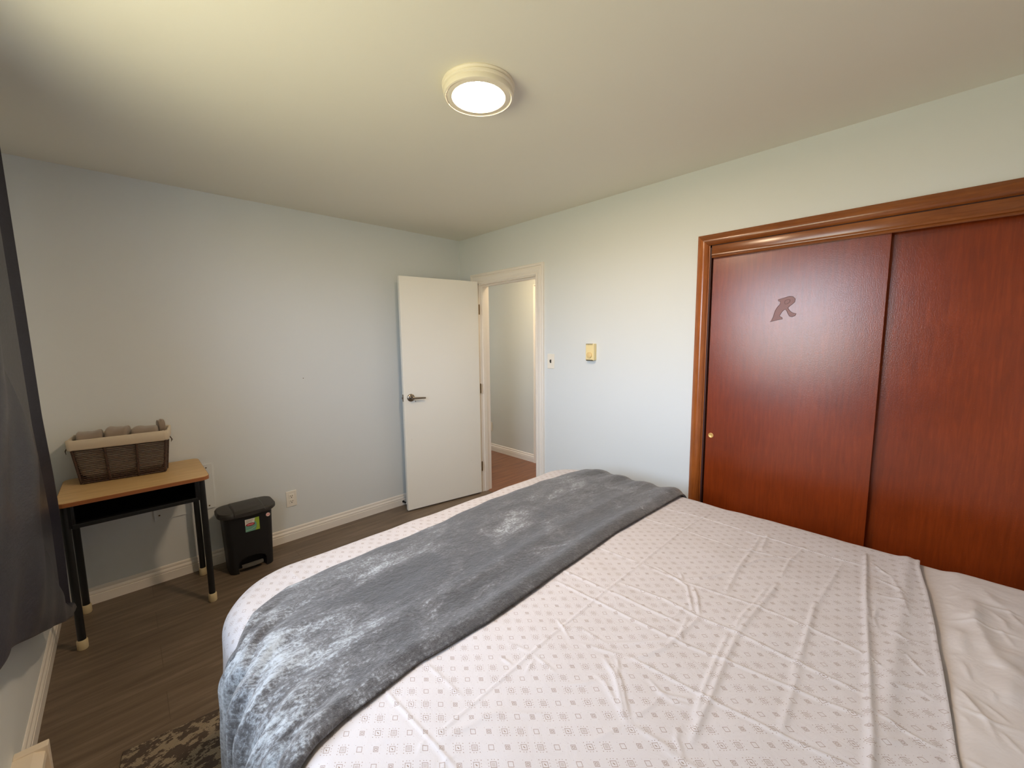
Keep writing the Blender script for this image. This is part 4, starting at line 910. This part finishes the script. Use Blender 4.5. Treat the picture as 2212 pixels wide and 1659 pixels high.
# top sheet, printed: from the foot up to its hem at the head side
def seg(a, b_, st): return np.arange(a, b_, st)
gx = np.concatenate([seg(BXL-0.42, -2.20, 0.008), seg(-2.20, -0.30, 0.0036), seg(-0.30, BXR+0.40, 0.010)])
gx = np.unique(gx)
gy = np.unique(np.concatenate([seg(0, 1, 0.0036/0.98)*0.98-3.375, seg(-2.393, BYF+0.40, 0.008)]))
seam = np.interp(gx, [p[0] for p in reversed(SEAM)], [p[1] for p in reversed(SEAM)])
U_, V0 = np.meshgrid(gx, gy)
V_ = np.where(V0 < -3.0, -3.0+(V0+3.0)*((seam[None, :]+3.0)/(-3.375+3.0)), V0)
dsp = 0.0016*wob(U_, V_, 3, 14)+0.0010*wob(U_, V_, 5, 38)
rd = ridges(U_, V0*0+V0, SHEET, 1.25)
# ridges need a regular grid: evaluate on the unwarped lattice, then on the hem zone use the warped rows
tz = ridges(U_, V0, TURN, 1.2)
hemd = V_-seam[None, :]
dsp = dsp+rd+tz+0.0035*np.exp(-((hemd-0.004)/0.006)**2)
# soft hollow and roll beside the turn-down fold
dsp = dsp+0.006*np.exp(-((V_+3.262)/0.018)**2)*sm((U_+1.7)/0.6)
x, y, z, d_ = drape(U_, V_, 0.008, dsp, flare=0.02)
amp = sm((d_-0.10)/0.25); x = x+amp*0.010*np.sin(V_*26); y = y+amp*0.010*np.sin(U_*24)
sheet = grid_mesh('top_sheet', x, y, z, M['printed'], uv=(U_, V_), flip=False)
tag(sheet, 'white cotton sheet printed with small tan squares, spread creased over the bed', 'bed sheet')
# plain fitted sheet showing beyond the hem of the printed one
gx2 = np.unique(np.concatenate([seg(BXL-0.30, -1.55, 0.010), seg(-1.55, -0.33, 0.0042), seg(-0.33, BXR+0.30, 0.010)]))
gy2 = np.unique(np.concatenate([seg(BYH+0.005, -3.24, 0.0040), seg(-3.24, BYF-0.12, 0.02)]))
U2, V2 = np.meshgrid(gx2, gy2)
near = sm((-3.345-V2)/0.05)
d2_ = near*(0.0025*wob(U2, V2, 11, 22)+0.0012*wob(U2, V2, 12, 60)+ridges(U2, V2, PLAIN, 1.3))
x, y, z, _ = drape(U2, V2, 0.0015, d2_, flare=0.0)
z = z+near*0.004-(1-near)*0.0045
fs_ = grid_mesh('fitted_sheet', x, y, z, M['plain'], uv=(U2, V2))
tag(fs_, 'plain wrinkled off-white sheet beyond the hem of the printed sheet, lower right', 'bed sheet')

# plush throw across the foot of the bed
FARP = [(-3.05, -1.86), (-2.70, -1.90), (-2.45, -1.965)]+[tuple(p) for p in FAR]+[(-0.25, -1.86), (0.05, -1.90)]
NEARP = [(-3.05, -2.74), (-2.75, -2.68), (-2.50, -2.58), (-2.38, -2.52)]+[tuple(p) for p in reversed(NEAR)]+[(-0.25, -2.42), (0.05, -2.43)]
uu = np.concatenate([np.arange(BXL-0.56, -2.0, 0.0045), np.arange(-2.0, BXR+0.34, 0.007)]); ss = np.linspace(0, 1, 170)
Ub, Sb = np.meshgrid(uu, ss)
yf_ = np.interp(Ub, [p[0] for p in FARP], [p[1] for p in FARP]); yn_ = np.interp(Ub, [p[0] for p in NEARP], [p[1] for p in NEARP])
yf_ = yf_+0.006*np.sin(Ub*9)+0.003*np.sin(Ub*31)
Vb = yf_+(yn_-yf_)*Sb
edge = (1-np.abs(2*Sb-1)**10)**0.5
puff = 0.009*edge+0.010*np.exp(-((Sb-0.93)/0.05)**2)+0.005*np.exp(-((Sb-0.70)/0.05)**2)+0.004*np.exp(-((Sb-0.45)/0.06)**2)*np.clip(np.sin(Ub*2.2+1), 0, 1)
puff = puff+0.0026*wob(Ub, Vb*1.6, 21, 11)*edge+0.0012*wob(Ub, Vb, 22, 34)*edge
left = sm((-2.06-Ub)/0.34); right = sm((Ub+0.72)/0.42)
ph = 2*math.pi*(5.2*Sb+0.22*np.sin(Ub*4))+1.1+0.9*np.sin(Sb*5)
pleat = (np.cos(ph)+0.35*np.cos(2.3*ph+0.7))*0.5+0.3
puff = puff+left*0.030*np.clip(pleat, -0.35, 1.3)*edge**0.5
ph2 = 2*math.pi*(4.1*Sb+0.10*np.sin(Ub*7))+2.6
puff = puff+right*0.013*np.clip(np.cos(ph2)*0.6+0.4, 0, 1)*edge**0.5
x, y, z, d_ = drape(Ub, Vb, 0.017, puff, flare=0.02)
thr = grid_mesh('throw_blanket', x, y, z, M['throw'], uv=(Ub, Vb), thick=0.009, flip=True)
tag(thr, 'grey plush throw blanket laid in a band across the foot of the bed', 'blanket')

# ------------------------------------------------------------------ rug
RT = Matrix.Translation((-2.578, -1.314, 0)) @ Matrix.Rotation(math.radians(-7), 4, 'Z')
rg = MB().box(0, 0.34, -1.7, 0, 0.0005, 0.009, bev=.003, T=RT).build('area_rug', M['rug'])
tag(rg, 'dark brown and beige patterned rug on the floor at the left side of the bed', 'rug')
